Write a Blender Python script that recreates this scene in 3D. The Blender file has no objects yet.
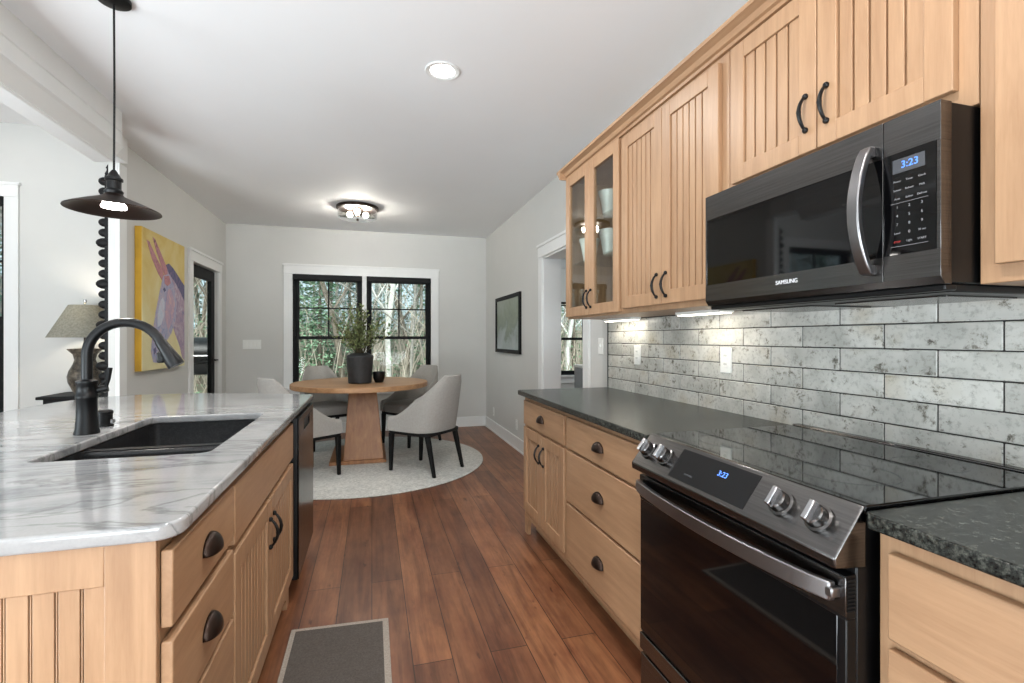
import bpy, bmesh, math, random
from mathutils import Vector, Matrix
random.seed(7)
PI = math.pi
SC = bpy.context.scene
COL = SC.collection

# ------------------------------------------------------------------ camera
cam_d = bpy.data.cameras.new('camera')
cam_d.sensor_width = 36.0
cam_d.lens = 489.2 * 36.0 / 1024.0
cam_d.shift_y = -3.0 / 1024.0
cam_d.clip_start = 0.02
cam = bpy.data.objects.new('camera', cam_d)
COL.objects.link(cam)
cam.location = (0, 0, 1.25)
cam.rotation_euler = (PI / 2, 0, -0.2789)
SC.camera = cam

# ------------------------------------------------------------------ world, exposure
SC.view_settings.view_transform = 'Standard'
SC.view_settings.look = 'None'
SC.view_settings.gamma = 1.0
SC.view_settings.use_curve_mapping = False
SC.view_settings.exposure = 1.45
W = bpy.data.worlds.new('sky')
SC.world = W
W.use_nodes = True
bg = W.node_tree.nodes['Background']
bg.inputs[0].default_value = (0.64, 0.82, 0.90, 1)
bg.inputs[1].default_value = 0.52
CAN_POWER = 6.0
SC.cycles.caustics_reflective = False
SC.cycles.caustics_refractive = False
SC.cycles.sample_clamp_indirect = 6.0


def fill_light(name, loc, rot, sx, sy, power):
    l = bpy.data.lights.new(name, 'AREA')
    l.shape = 'RECTANGLE'
    l.size, l.size_y, l.energy = sx, sy, power
    l.color = (0.84, 0.94, 1.0)
    o = bpy.data.objects.new(name, l)
    COL.objects.link(o)
    o.location, o.rotation_euler = loc, rot
    return o


# unseen fill lamps near the floor, added to brighten ceiling and right cabinets
fill_light('rear_fill', (-0.6, -5.2, 0.3), (PI / 2 + 1.3, 0, 0), 4.0, 3.0, 320.0)
fill_light('side_fill', (-3.2, 0.1, 0.55), (PI / 2 + 0.8, 0, -PI / 2), 3.0, 1.8, 95.0)
sun_d = bpy.data.lights.new('sun', 'SUN')
sun_d.energy = 2.5
sun_d.angle = 0.6
sun_d.color = (1.0, 0.98, 0.95)
sun = bpy.data.objects.new('sun', sun_d)
COL.objects.link(sun)
sun.rotation_euler = (math.radians(48), 0, math.radians(-18))


# ------------------------------------------------------------------ helpers
def srgb(r, g, b):
    def f(c):
        c /= 255.0
        return c / 12.92 if c <= 0.04045 else ((c + 0.055) / 1.055) ** 2.4
    return (f(r), f(g), f(b), 1.0)


class NT:
    def __init__(self, name):
        self.m = bpy.data.materials.new(name)
        self.m.use_nodes = True
        self.t = self.m.node_tree
        self.p = self.t.nodes['Principled BSDF']

    def n(self, kind, **kw):
        x = self.t.nodes.new(kind)
        for k, v in kw.items():
            setattr(x, k, v)
        return x

    def l(self, a, b):
        self.t.links.new(a, b)

    def coords(self, scale=(1, 1, 1), rot=(0, 0, 0), what='Object', loc=(0, 0, 0)):
        tc = self.n('ShaderNodeTexCoord')
        mp = self.n('ShaderNodeMapping')
        mp.inputs['Scale'].default_value = scale
        mp.inputs['Rotation'].default_value = rot
        mp.inputs['Location'].default_value = loc
        self.l(tc.outputs[what], mp.inputs['Vector'])
        return mp.outputs['Vector']

    def noise(self, vec, scale, detail=4, rough=0.55, dist=0.0):
        x = self.n('ShaderNodeTexNoise')
        x.inputs['Scale'].default_value = scale
        x.inputs['Detail'].default_value = detail
        x.inputs['Roughness'].default_value = rough
        x.inputs['Distortion'].default_value = dist
        self.l(vec, x.inputs['Vector'])
        return x.outputs['Fac']

    def ramp(self, fac, stops):
        x = self.n('ShaderNodeValToRGB')
        e = x.color_ramp.elements
        while len(e) < len(stops):
            e.new(0.5)
        for i, (p, c) in enumerate(stops):
            e[i].position = p
            e[i].color = c if len(c) == 4 else (*c, 1)
        self.l(fac, x.inputs['Fac'])
        return x.outputs['Color']

    def mix(self, fac, a, b, mode='MIX'):
        x = self.n('ShaderNodeMix', data_type='RGBA', blend_type=mode)
        for s, v in ((x.inputs[0], fac), (x.inputs[6], a), (x.inputs[7], b)):
            if isinstance(v, bpy.types.NodeSocket):
                self.l(v, s)
            else:
                s.default_value = v
        return x.outputs[2]

    def bump(self, h, strength=0.2, dist=0.01):
        x = self.n('ShaderNodeBump')
        x.inputs['Strength'].default_value = strength
        x.inputs['Distance'].default_value = dist
        self.l(h, x.inputs['Height'])
        self.l(x.outputs['Normal'], self.p.inputs['Normal'])

    def base(self, c):
        if isinstance(c, bpy.types.NodeSocket):
            self.l(c, self.p.inputs['Base Color'])
        else:
            self.p.inputs['Base Color'].default_value = c

    def set(self, **kw):
        for k, v in kw.items():
            self.p.inputs[k.replace('_', ' ')].default_value = v


def plain(name, c, rough=0.5, metal=0.0, var=0.06, nscale=8.0, bump=0.0, spec=0.5):
    t = NT(name)
    v = t.coords()
    f = t.noise(v, nscale)
    a = tuple(x * (1 - var) for x in c[:3]) + (1,)
    b = tuple(min(1, x * (1 + var)) for x in c[:3]) + (1,)
    t.base(t.ramp(f, [(0.3, a), (0.7, b)]))
    t.set(Roughness=rough, Metallic=metal)
    t.p.inputs['Specular IOR Level'].default_value = spec
    if bump:
        t.bump(t.noise(v, nscale * 20, 2), bump, 0.002)
    return t.m


def emit(name, c, s):
    t = NT(name)
    t.base((0, 0, 0, 1))
    t.p.inputs['Emission Color'].default_value = c
    t.p.inputs['Emission Strength'].default_value = s
    return t.m


def wood(name, c1, c2, axis='z', rough=0.42, fine=1.0):
    t = NT(name)
    s = {'z': (14, 14, 1.1), 'y': (14, 1.1, 14), 'x': (1.1, 14, 14)}[axis]
    v = t.coords(s)
    f = t.noise(v, 1.6 * fine, 5, 0.6, 0.6)
    v2 = t.coords(tuple(k * 5 for k in s))
    g = t.noise(v2, 2.2 * fine, 3, 0.7)
    c = t.ramp(f, [(0.3, c1), (0.72, c2)])
    d = t.ramp(g, [(0.32, (0.86, 0.83, 0.80, 1)), (0.6, (1, 1, 1, 1))])
    t.base(t.mix(0.55, c, d, 'MULTIPLY'))
    t.set(Roughness=rough)
    return t.m


def thin_glass(name, tint=(0.93, 0.96, 0.95, 1), refl=1.0, ior=1.5):
    t = NT(name)
    tr = t.n('ShaderNodeBsdfTransparent')
    tr.inputs[0].default_value = tint
    gl = t.n('ShaderNodeBsdfGlossy')
    gl.inputs['Roughness'].default_value = 0.01
    fr = t.n('ShaderNodeFresnel')
    fr.inputs['IOR'].default_value = ior
    mt = t.n('ShaderNodeMath', operation='MULTIPLY')
    mt.inputs[1].default_value = refl
    mx = t.n('ShaderNodeMixShader')
    ge = t.n('ShaderNodeNewGeometry')
    inv = t.n('ShaderNodeMath', operation='SUBTRACT')
    inv.inputs[0].default_value = 1.0
    t.l(ge.outputs['Backfacing'], inv.inputs[1])
    m2 = t.n('ShaderNodeMath', operation='MULTIPLY')
    t.l(fr.outputs[0], mt.inputs[0])
    t.l(mt.outputs[0], m2.inputs[0])
    t.l(inv.outputs[0], m2.inputs[1])
    t.l(m2.outputs[0], mx.inputs[0])
    t.l(tr.outputs[0], mx.inputs[1])
    t.l(gl.outputs[0], mx.inputs[2])
    t.l(mx.outputs[0], t.t.nodes['Material Output'].inputs['Surface'])
    return t.m


WL = {}


class MB:
    def __init__(self):
        self.bm = bmesh.new()

    def box(self, x0, x1, y0, y1, z0, z1):
        x0, x1 = sorted((x0, x1)); y0, y1 = sorted((y0, y1)); z0, z1 = sorted((z0, z1))
        v = [self.bm.verts.new(p) for p in ((x0, y0, z0), (x1, y0, z0), (x1, y1, z0), (x0, y1, z0),
                                           (x0, y0, z1), (x1, y0, z1), (x1, y1, z1), (x0, y1, z1))]
        for f in ((3, 2, 1, 0), (4, 5, 6, 7), (0, 1, 5, 4), (1, 2, 6, 5), (2, 3, 7, 6), (3, 0, 4, 7)):
            self.bm.faces.new([v[i] for i in f])
        return self

    def hull8(self, bot, top):
        v = [self.bm.verts.new(p) for p in bot + top]
        n = len(bot)
        self.bm.faces.new(v[:n][::-1])
        self.bm.faces.new(v[n:])
        for i in range(n):
            j = (i + 1) % n
            self.bm.faces.new((v[i], v[j], v[n + j], v[n + i]))
        return self

    def prism(self, pts, axis, a0, a1):
        def P(p, a):
            return {'x': (a, p[0], p[1]), 'y': (p[0], a, p[1]), 'z': (p[0], p[1], a)}[axis]
        return self.hull8([P(p, a0) for p in pts], [P(p, a1) for p in pts])

    def tube(self, pts, r, seg=8, flat=None):
        pts = [Vector(p) for p in pts]
        n = len(pts)
        rs = r if isinstance(r, (list, tuple)) else [r] * n
        rings = []
        up = None
        for i, p in enumerate(pts):
            d = (pts[min(i + 1, n - 1)] - pts[max(i - 1, 0)]).normalized()
            if up is None:
                up = Vector((0, 0, 1)) if abs(d.z) < 0.9 else Vector((0, 1, 0))
            a = d.cross(up).normalized()
            b = a.cross(d).normalized()
            up = b
            ra, rb = (rs[i], rs[i]) if flat is None else (rs[i] * flat[0], rs[i] * flat[1])
            rings.append([self.bm.verts.new(p + a * math.cos(2 * PI * k / seg) * ra + b * math.sin(2 * PI * k / seg) * rb)
                          for k in range(seg)])
        for i in range(n - 1):
            for k in range(seg):
                j = (k + 1) % seg
                self.bm.faces.new((rings[i][k], rings[i][j], rings[i + 1][j], rings[i + 1][k]))
        self.bm.faces.new(rings[0][::-1])
        self.bm.faces.new(rings[-1])
        return self

    def bar(self, secs):
        """secs: list of 4-corner rings."""
        rings = [[self.bm.verts.new(p) for p in r] for r in secs]
        for a, b in zip(rings, rings[1:]):
            for k in range(4):
                j = (k + 1) % 4
                self.bm.faces.new((a[k], a[j], b[j], b[k]))
        self.bm.faces.new(rings[0][::-1])
        self.bm.faces.new(rings[-1])
        return self

    def lathe(self, prof, c=(0, 0, 0), seg=28, axis='z', squash=(1, 1)):
        rings = []
        for r, z in prof:
            if r < 1e-5:
                rings.append([self.bm.verts.new(self._ax(c, 0, 0, z, axis))])
            else:
                rings.append([self.bm.verts.new(self._ax(c, r * squash[0] * math.cos(2 * PI * k / seg),
                                                         r * squash[1] * math.sin(2 * PI * k / seg), z, axis)) for k in range(seg)])
        for a, b in zip(rings, rings[1:]):
            for k in range(seg):
                j = (k + 1) % seg
                if len(a) == 1 and len(b) == 1:
                    continue
                if len(a) == 1:
                    self.bm.faces.new((a[0], b[j], b[k]))
                elif len(b) == 1:
                    self.bm.faces.new((a[k], a[j], b[0]))
                else:
                    self.bm.faces.new((a[k], a[j], b[j], b[k]))
        return self

    @staticmethod
    def _ax(c, a, b, h, axis):
        if axis == 'z':
            return (c[0] + a, c[1] + b, c[2] + h)
        if axis == 'x':
            return (c[0] + h, c[1] + a, c[2] + b)
        return (c[0] + a, c[1] + h, c[2] + b)

    def ball(self, c, r, seg=12, sc=(1, 1, 1)):
        n = seg // 2
        rings = []
        for i in range(n + 1):
            t = PI * i / n
            if i in (0, n):
                rings.append([self.bm.verts.new((c[0], c[1], c[2] + r * sc[2] * math.cos(t)))])
            else:
                rings.append([self.bm.verts.new((c[0] + r * sc[0] * math.sin(t) * math.cos(2 * PI * k / seg),
                                                 c[1] + r * sc[1] * math.sin(t) * math.sin(2 * PI * k / seg),
                                                 c[2] + r * sc[2] * math.cos(t))) for k in range(seg)])
        for a, b in zip(rings, rings[1:]):
            for k in range(seg):
                j = (k + 1) % seg
                if len(a) == 1:
                    self.bm.faces.new((a[0], b[k], b[j]))
                elif len(b) == 1:
                    self.bm.faces.new((a[k], b[0], a[j]))
                else:
                    self.bm.faces.new((a[k], b[k], b[j], a[j]))
        return self

    def poly(self, pts):
        self.bm.faces.new([self.bm.verts.new(p) for p in pts])
        return self

    def grid(self, rows, closed=False):
        g = [[self.bm.verts.new(p) for p in r] for r in rows]
        for i in range(len(g) - 1):
            m = len(g[i])
            for k in range(m if closed else m - 1):
                j = (k + 1) % m
                self.bm.faces.new((g[i][k], g[i][j], g[i + 1][j], g[i + 1][k]))
        return g

    def build(self, name, mat, parent=None, bevel=0.0, smooth=True, seg=2, kind=None, recalc=True):
        me = bpy.data.meshes.new(name)
        if recalc:
            bmesh.ops.recalc_face_normals(self.bm, faces=self.bm.faces[:])
        off = WL.get(parent, Vector((0, 0, 0)))
        if off.length:
            bmesh.ops.translate(self.bm, verts=self.bm.verts[:], vec=-off)
        self.bm.to_mesh(me)
        self.bm.free()
        if smooth:
            me.shade_smooth()
            me.set_sharp_from_angle(angle=math.radians(35))
        if mat:
            me.materials.append(mat)
        o = bpy.data.objects.new(name, me)
        COL.objects.link(o)
        if parent:
            o.parent = parent
            WL[o] = off
        if bevel:
            b = o.modifiers.new('bevel', 'BEVEL')
            b.width = bevel
            b.segments = seg
            b.limit_method = 'ANGLE'
            b.angle_limit = math.radians(40)
        if kind:
            o['kind'] = kind
        return o


def thing(name, label, cat, loc=(0, 0, 0), group=None):
    o = bpy.data.objects.new(name, None)
    o.empty_display_size = 0.05
    COL.objects.link(o)
    o.location = loc
    WL[o] = Vector(loc)
    return tag(o, label, cat, group)


def tag(o, label, cat, group=None, kind=None):
    o['label'], o['category'] = label, cat
    if group:
        o['group'] = group
    if kind:
        o['kind'] = kind
    return o


def struct(o, label=None, cat=None):
    o['kind'] = 'structure'
    if label:
        o['label'] = label
    if cat:
        o['category'] = cat
    return o


def copy_tree(o, parent=None):
    c = o.copy()
    COL.objects.link(c)
    if parent:
        c.parent = parent
        c.matrix_parent_inverse = o.matrix_parent_inverse
    for ch in list(o.children):
        copy_tree(ch, c)
    return c


def curve_slab(name, outer, holes, z0, z1, mat, parent=None, bevel=0.004):
    cu = bpy.data.curves.new(name + '_outline', 'CURVE')
    cu.dimensions = '2D'
    cu.fill_mode = 'BOTH'
    h = (z1 - z0) / 2
    cu.extrude = h - bevel
    cu.bevel_depth = bevel
    cu.bevel_resolution = 3
    cu.offset = -bevel
    for pts in [outer] + holes:
        s = cu.splines.new('POLY')
        s.points.add(len(pts) - 1)
        for i, p in enumerate(pts):
            s.points[i].co = (p[0], p[1], 0, 1)
        s.use_cyclic_u = True
    tmp = bpy.data.objects.new(name + '_tmp', cu)
    COL.objects.link(tmp)
    dg = bpy.context.evaluated_depsgraph_get()
    me = bpy.data.meshes.new_from_object(tmp.evaluated_get(dg))
    bpy.data.objects.remove(tmp)
    bpy.data.curves.remove(cu)
    off = WL.get(parent, Vector((0, 0, 0)))
    me.transform(Matrix.Translation(Vector((0, 0, (z0 + z1) / 2)) - off))
    me.name = name
    me.materials.clear()
    me.materials.append(mat)
    me.shade_smooth()
    me.set_sharp_from_angle(angle=math.radians(40))
    o = bpy.data.objects.new(name, me)
    COL.objects.link(o)
    if parent:
        o.parent = parent
        WL[o] = off
    return o


def rounded(x0, x1, y0, y1, r, n=5):
    out = []
    for cx, cy, a in ((x1 - r, y1 - r, 0), (x0 + r, y1 - r, PI / 2), (x0 + r, y0 + r, PI), (x1 - r, y0 + r, 1.5 * PI)):
        for i in range(n + 1):
            t = a + PI / 2 * i / n
            out.append((cx + r * math.cos(t), cy + r * math.sin(t)))
    return out


def letters(name, body, size, loc, face, mat, parent, align='CENTER', extrude=0.0004):
    cu = bpy.data.curves.new(name, 'FONT')
    cu.body = body
    cu.size = size
    cu.align_x = align
    cu.align_y = 'CENTER'
    cu.extrude = extrude
    cu.materials.append(mat)
    o = bpy.data.objects.new(name, cu)
    COL.objects.link(o)
    off = WL.get(parent, Vector((0, 0, 0)))
    xa, ya = face
    xa, ya = Vector(xa).normalized(), Vector(ya).normalized()
    za = xa.cross(ya)
    m = Matrix((xa, ya, za)).transposed().to_4x4()
    m.translation = Vector(loc) - off
    dg = bpy.context.evaluated_depsgraph_get()
    me = bpy.data.meshes.new_from_object(o.evaluated_get(dg))
    bpy.data.objects.remove(o)
    bpy.data.curves.remove(cu)
    me.name = name
    o = bpy.data.objects.new(name, me)
    COL.objects.link(o)
    o.parent = parent
    o.matrix_local = m
    WL[o] = off
    return o


# ------------------------------------------------------------------ materials
M = {}
M['wall'] = plain('wall_paint', srgb(208, 207, 203), 0.7, var=0.015, nscale=3, bump=0.03)
M['ceiling'] = plain('ceiling_paint', srgb(240, 240, 240), 0.75, var=0.01, nscale=2)
M['trim'] = plain('white_trim_paint', srgb(232, 232, 230), 0.4, var=0.01)
MA1, MA2 = srgb(155, 120, 90), srgb(178, 142, 109)
M['maple'] = wood('maple_vertical', MA1, MA2, 'z')
M['maple_y'] = wood('maple_along', MA1, MA2, 'y')
M['maple_x'] = wood('maple_across', MA1, MA2, 'x')
M['oak'] = wood('table_wood', srgb(128, 84, 50), srgb(164, 114, 72), 'z', 0.45)
M['oak_x'] = wood('table_wood_flat', srgb(160, 116, 78), srgb(196, 152, 110), 'x', 0.45)
M['black_metal'] = plain('black_metal', srgb(14, 14, 15), 0.36, 0.1, var=0.1, spec=0.28)
M['bronze'] = plain('dark_bronze', srgb(52, 40, 34), 0.4, 0.85, var=0.15, nscale=14)
M['black_frame'] = plain('black_frame_paint', srgb(13, 13, 14), 0.6, var=0.05, spec=0.25)
M['black_wood'] = plain('black_stained_wood', srgb(12, 11, 11), 0.55, var=0.15, nscale=20, spec=0.25)
M['black_plastic'] = plain('black_enamel', srgb(10, 10, 11), 0.35, var=0.05, spec=0.3)
M['black_glass'] = plain('black_glass', srgb(5, 5, 6), 0.04, var=0.02, spec=0.5)
M['steel'] = plain('steel', srgb(168, 168, 170), 0.25, 1.0, var=0.04)
M['white_plastic'] = plain('white_plastic', srgb(236, 236, 232), 0.4, var=0.01)
M['ceramic'] = plain('white_ceramic', srgb(232, 232, 228), 0.25, var=0.02)
M['glass'] = thin_glass('window_glass', refl=0.25)
M['cab_glass'] = thin_glass('cabinet_glass', (0.92, 0.95, 0.93, 1), 1.6, 1.55)
M['lamp_glass'] = thin_glass('lamp_glass', (0.80, 0.80, 0.78, 1), 3.5)
M['glow_white'] = emit('led_glow', (1, 0.96, 0.9, 1), 9.0)
M['glow_warm'] = emit('bulb_glow', (1, 0.95, 0.88, 1), 150.0)
M['glow_strip'] = emit('strip_glow', (1, 0.93, 0.78, 1), 3.5)
M['glow_blue'] = emit('display_blue', (0.10, 0.28, 1.0, 1), 0.9)
M['mark'] = plain('panel_marking', srgb(128, 128, 130), 0.5)
M['red_mark'] = plain('panel_red_marking', srgb(150, 40, 36), 0.5)
M['logo'] = plain('logo_silver', srgb(225, 225, 228), 0.35)
M['linen'] = plain('upholstery_linen', srgb(164, 160, 154), 0.9, var=0.06, nscale=60, bump=0.25)
M['screen'] = plain('dark_screen', srgb(70, 72, 76), 0.3)


def dark_steel():
    t = NT('black_stainless')
    v = t.coords((2, 2, 160))
    f = t.noise(v, 2.0, 3)
    t.base(t.ramp(f, [(0.3, srgb(94, 92, 91)), (0.7, srgb(112, 110, 109))]))
    t.set(Roughness=0.24, Metallic=1.0)
    return t.m


M['dark_steel'] = dark_steel()
M['handle_steel'] = plain('handle_steel', srgb(138, 136, 137), 0.32, 1.0, var=0.04)
M['black_steel'] = plain('dishwasher_black_steel', srgb(48, 47, 48), 0.22, 1.0, var=0.05)


def floor_mat():
    t = NT('plank_floor')
    v = t.coords(rot=(0, 0, PI / 2))
    b = t.n('ShaderNodeTexBrick')
    b.offset = 0.37
    b.offset_frequency = 2
    b.squash = 1.0
    b.inputs['Scale'].default_value = 1.0
    b.inputs['Brick Width'].default_value = 1.9
    b.inputs['Row Height'].default_value = 0.152
    b.inputs['Mortar Size'].default_value = 0.0022
    b.inputs['Mortar Smooth'].default_value = 0.3
    b.inputs['Bias'].default_value = 0.0
    b.inputs['Color1'].default_value = srgb(112, 73, 52)
    b.inputs['Color2'].default_value = srgb(152, 103, 71)
    b.inputs['Mortar'].default_value = srgb(54, 32, 20)
    t.l(v, b.inputs['Vector'])
    v2 = t.coords((16, 1.0, 1))
    g = t.noise(v2, 1.5, 6, 0.65, 0.8)
    gr = t.ramp(g, [(0.3, (0.42, 0.36, 0.32, 1)), (0.6, (1.1, 1.08, 1.05, 1))])
    v3 = t.coords((3.2, 1.2, 1))
    k = t.noise(v3, 1.7, 4, 0.7)
    kr = t.ramp(k, [(0.32, srgb(176, 142, 132)), (0.62, (1.05, 1.05, 1.02, 1))])
    c = t.mix(0.85, b.outputs['Color'], gr, 'MULTIPLY')
    c = t.mix(0.75, c, kr, 'MULTIPLY')
    v4 = t.coords((7, 2.4, 1))
    s = t.noise(v4, 2.6, 3, 0.6)
    sp = t.ramp(s, [(0.27, (0.3, 0.24, 0.22, 1)), (0.35, (1, 1, 1, 1))])
    c = t.mix(0.8, c, sp, 'MULTIPLY')
    t.base(c)
    t.p.inputs['Roughness'].default_value = 0.36
    t.bump(t.mix(0.5, b.outputs['Fac'], g), 0.12, 0.004)
    return t.m


M['floor'] = floor_mat()


def granite(name, c1, c2, c3, scale=90, rough=0.25):
    t = NT(name)
    v = t.coords()
    f = t.noise(v, scale, 6, 0.75)
    g = t.noise(v, scale * 0.22, 4, 0.6)
    c = t.ramp(f, [(0.36, c1), (0.5, c2), (0.7, c3)])
    d = t.ramp(g, [(0.38, (0.42, 0.43, 0.43, 1)), (0.62, (1, 1, 1, 1))])
    t.base(t.mix(0.7, c, d, 'MULTIPLY'))
    t.set(Roughness=rough)
    t.p.inputs['Specular IOR Level'].default_value = 0.3
    return t.m


M['granite'] = granite('dark_granite', srgb(10, 11, 11), srgb(46, 48, 45), srgb(104, 105, 97), 110, 0.27)


def quartzite():
    t = NT('white_quartzite')
    v = t.coords((1, 1, 1), (0, 0, 0.95))
    dis = t.noise(v, 1.6, 5, 0.6)
    wv = t.n('ShaderNodeTexNoise')
    v2 = t.coords((1.0, 3.6, 2), (0, 0, 0.55))
    f = t.noise(v2, 1.7, 9, 0.66, 1.6)
    c = t.ramp(f, [(0.30, srgb(98, 100, 103)), (0.42, srgb(138, 139, 141)), (0.54, srgb(160, 160, 160)), (0.75, srgb(168, 167, 166))])
    v3 = t.coords((0.9, 4.2, 2), (0, 0, 0.5), loc=(3, 1, 0))
    g = t.noise(v3, 1.3, 7, 0.58, 1.1)
    vein = t.ramp(g, [(0.46, (1, 1, 1, 1)), (0.493, (0.3, 0.31, 0.32, 1)), (0.52, (1, 1, 1, 1))])
    c = t.mix(0.6, c, vein, 'MULTIPLY')
    sp = t.noise(t.coords(), 140, 3, 0.6)
    c = t.mix(0.25, c, t.ramp(sp, [(0.3, (0.7, 0.7, 0.7, 1)), (0.6, (1, 1, 1, 1))]), 'MULTIPLY')
    t.base(c)
    t.set(Roughness=0.09)
    t.t.nodes.remove(wv)
    return t.m


M['quartzite'] = quartzite()


def tile_mat():
    t = NT('antiqued_tile')
    gi = t.n('ShaderNodeNewGeometry')
    v = t.coords()
    off = t.n('ShaderNodeVectorMath', operation='MULTIPLY_ADD')
    cmb = t.n('ShaderNodeCombineXYZ')
    t.l(gi.outputs['Random Per Island'], cmb.inputs[0])
    t.l(gi.outputs['Random Per Island'], cmb.inputs[1])
    t.l(gi.outputs['Random Per Island'], cmb.inputs[2])
    off.inputs[1].default_value = (37, 11, 23)
    t.l(cmb.outputs[0], off.inputs[0])
    t.l(v, off.inputs[2])
    vv = off.outputs[0]
    f = t.noise(vv, 15, 9, 0.8, 0.2)
    g = t.noise(vv, 5, 3, 0.5)
    h = t.noise(vv, 60, 4, 0.7)
    basec = t.ramp(g, [(0.3, srgb(182, 181, 174)), (0.55, srgb(218, 216, 209)), (0.75, srgb(198, 189, 172))])
    st = t.ramp(f, [(0.33, srgb(84, 80, 74)), (0.38, srgb(160, 154, 144)), (0.44, (1, 1, 1, 1))])
    c = t.mix(0.85, basec, st, 'MULTIPLY')
    c = t.mix(0.35, c, t.ramp(h, [(0.36, (0.35, 0.34, 0.32, 1)), (0.5, (1, 1, 1, 1))]), 'MULTIPLY')
    rr = t.ramp(gi.outputs['Random Per Island'], [(0, (0.82, 0.82, 0.82, 1)), (1, (1, 1, 1, 1))])
    c = t.mix(1.0, c, rr, 'MULTIPLY')
    t.base(c)
    t.set(Roughness=0.16)
    t.bump(f, 0.25, 0.004)
    return t.m


M['tile'] = tile_mat()
M['grout'] = plain('dark_grout', srgb(44, 42, 40), 0.9)


def rug_mat(name, a, b, sc, dark=None):
    t = NT(name)
    v = t.coords()
    f = t.noise(v, sc, 6, 0.75)
    g = t.noise(v, 3.0, 4, 0.6, 1.0)
    c = t.ramp(f, [(0.35, a), (0.65, b)])
    c = t.mix(0.5, c, t.ramp(g, [(0.35, dark or (0.8, 0.8, 0.8, 1)), (0.65, (1, 1, 1, 1))]), 'MULTIPLY')
    t.base(c)
    t.set(Roughness=0.95)
    t.bump(f, 0.5, 0.006)
    return t.m


M['rug'] = rug_mat('woven_wool', srgb(176, 174, 168), srgb(226, 223, 216), 45, (0.80, 0.82, 0.84, 1))
M['mat'] = rug_mat('grey_mat_weave', srgb(74, 68, 63), srgb(100, 93, 87), 160)
M['mat_edge'] = rug_mat('mat_edge_weave', srgb(150, 140, 130), srgb(182, 172, 160), 120)
M['sink'] = granite('black_composite', srgb(26, 26, 27), srgb(40, 40, 41), srgb(58, 58, 60), 220, 0.35)

# ------------------------------------------------------------------ room shell
XR = 1.579      # right wall face
XL = -1.758     # left (dining) wall face
YB = 6.863      # back wall face
ZC = 2.69
ZL = 3.11       # living-room ceiling
YLV = 5.25      # far wall of the living room
XLV = -6.0
YF = -7.5
WT = 0.17


def panel_wall(axis, a0, a1, u0, u1, z0, z1, holes):
    mb = MB()
    us = sorted({u0, u1, *[h[0] for h in holes], *[h[1] for h in holes]})
    zs = sorted({z0, z1, *[h[2] for h in holes], *[h[3] for h in holes]})
    for i in range(len(us) - 1):
        run = None
        for j in range(len(zs) - 1):
            cu, cz = (us[i] + us[i + 1]) / 2, (zs[j] + zs[j + 1]) / 2
            hole = any(h[0] < cu < h[1] and h[2] < cz < h[3] for h in holes)
            if not hole:
                if run is None:
                    run = [zs[j], zs[j + 1]]
                else:
                    run[1] = zs[j + 1]
            if hole or j == len(zs) - 2:
                if run:
                    if axis == 'y':
                        mb.box(us[i], us[i + 1], a0, a1, *run)
                    else:
                        mb.box(a0, a1, us[i], us[i + 1], *run)
                run = None
    return mb


# floor, ceilings
struct(MB().box(XLV - WT, 4.7, YF - WT, YB + WT, -0.12, 0).build('floor', M['floor']), 'brown wide plank wood floor of the kitchen and dining area', 'floor')
struct(MB().box(-1.86, 4.7, YF - WT, YB + WT, ZC, ZC + 0.15).build('ceiling', M['ceiling']), 'flat white ceiling over kitchen and dining area', 'ceiling')
struct(MB().box(XLV - WT, -1.64, YF - WT, YLV + WT, ZL, ZL + 0.15).build('ceiling_living', M['ceiling']), 'higher white ceiling seen beyond the beam', 'ceiling')

# back wall with the double window, and the next room's window
BW = (-0.985, 0.79, 0.62, 2.085)     # clear opening of the double window
NW = (2.30, 3.19, 0.70, 2.30)        # next room's window
struct(panel_wall('y', YB, YB + WT, XL, 4.7, 0, ZC, [BW, NW]).build('wall_back', M['wall']), 'light grey back wall with the double window', 'wall')
# right wall with the doorway
DY0, DY1, DZ = 3.47, 4.42, 2.03
struct(panel_wall('x', XR, XR + WT, YF, YB, 0, ZC, [(DY0, DY1, -0.1, DZ)]).build('wall_right', M['wall']), 'light grey right wall behind the cabinets and doorway', 'wall')
# left dining wall with the glass door
LD = (5.66, 6.53, 0.0, 2.035)
YE = 4.17
struct(panel_wall('x', XL - 0.105, XL, YLV, YB, 0, ZC, [(LD[0], LD[1], -0.1, LD[3])]).box(XL - 0.06, XL, YE, YLV, 0, ZC).build('wall_left', M['wall']), 'light grey left wall carrying the yellow painting', 'wall')
# living-room walls
LW = (-4.1, -3.035, 0.55, 2.47)
struct(panel_wall('y', YLV, YLV + WT, XLV, XL - 0.105, 0, ZL, [LW]).build('wall_living_far', M['wall']), 'light grey far wall of the living room behind the lamp', 'wall')
struct(panel_wall('x', XLV - WT, XLV, YF, YLV + WT, 0, ZL, [(-1.3, 3.7, 0.5, 2.5)]).build('wall_living_left', M['wall']), 'living room wall with wide windows', 'wall')
struct(panel_wall('y', YF - WT, YF, XLV, 4.7, 0, ZL, [(-4.7, 1.5, 0.2, 2.5)]).build('wall_front', M['wall']), 'wall with glazed doors opposite the dining window', 'wall')
struct(panel_wall('x', 4.7, 4.7 + WT, YF, YB, 0, ZC, [(3.0, 6.2, 0.5, 2.4)]).build('wall_next_room', M['wall']), 'outer wall of the room past the doorway', 'wall')

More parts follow.
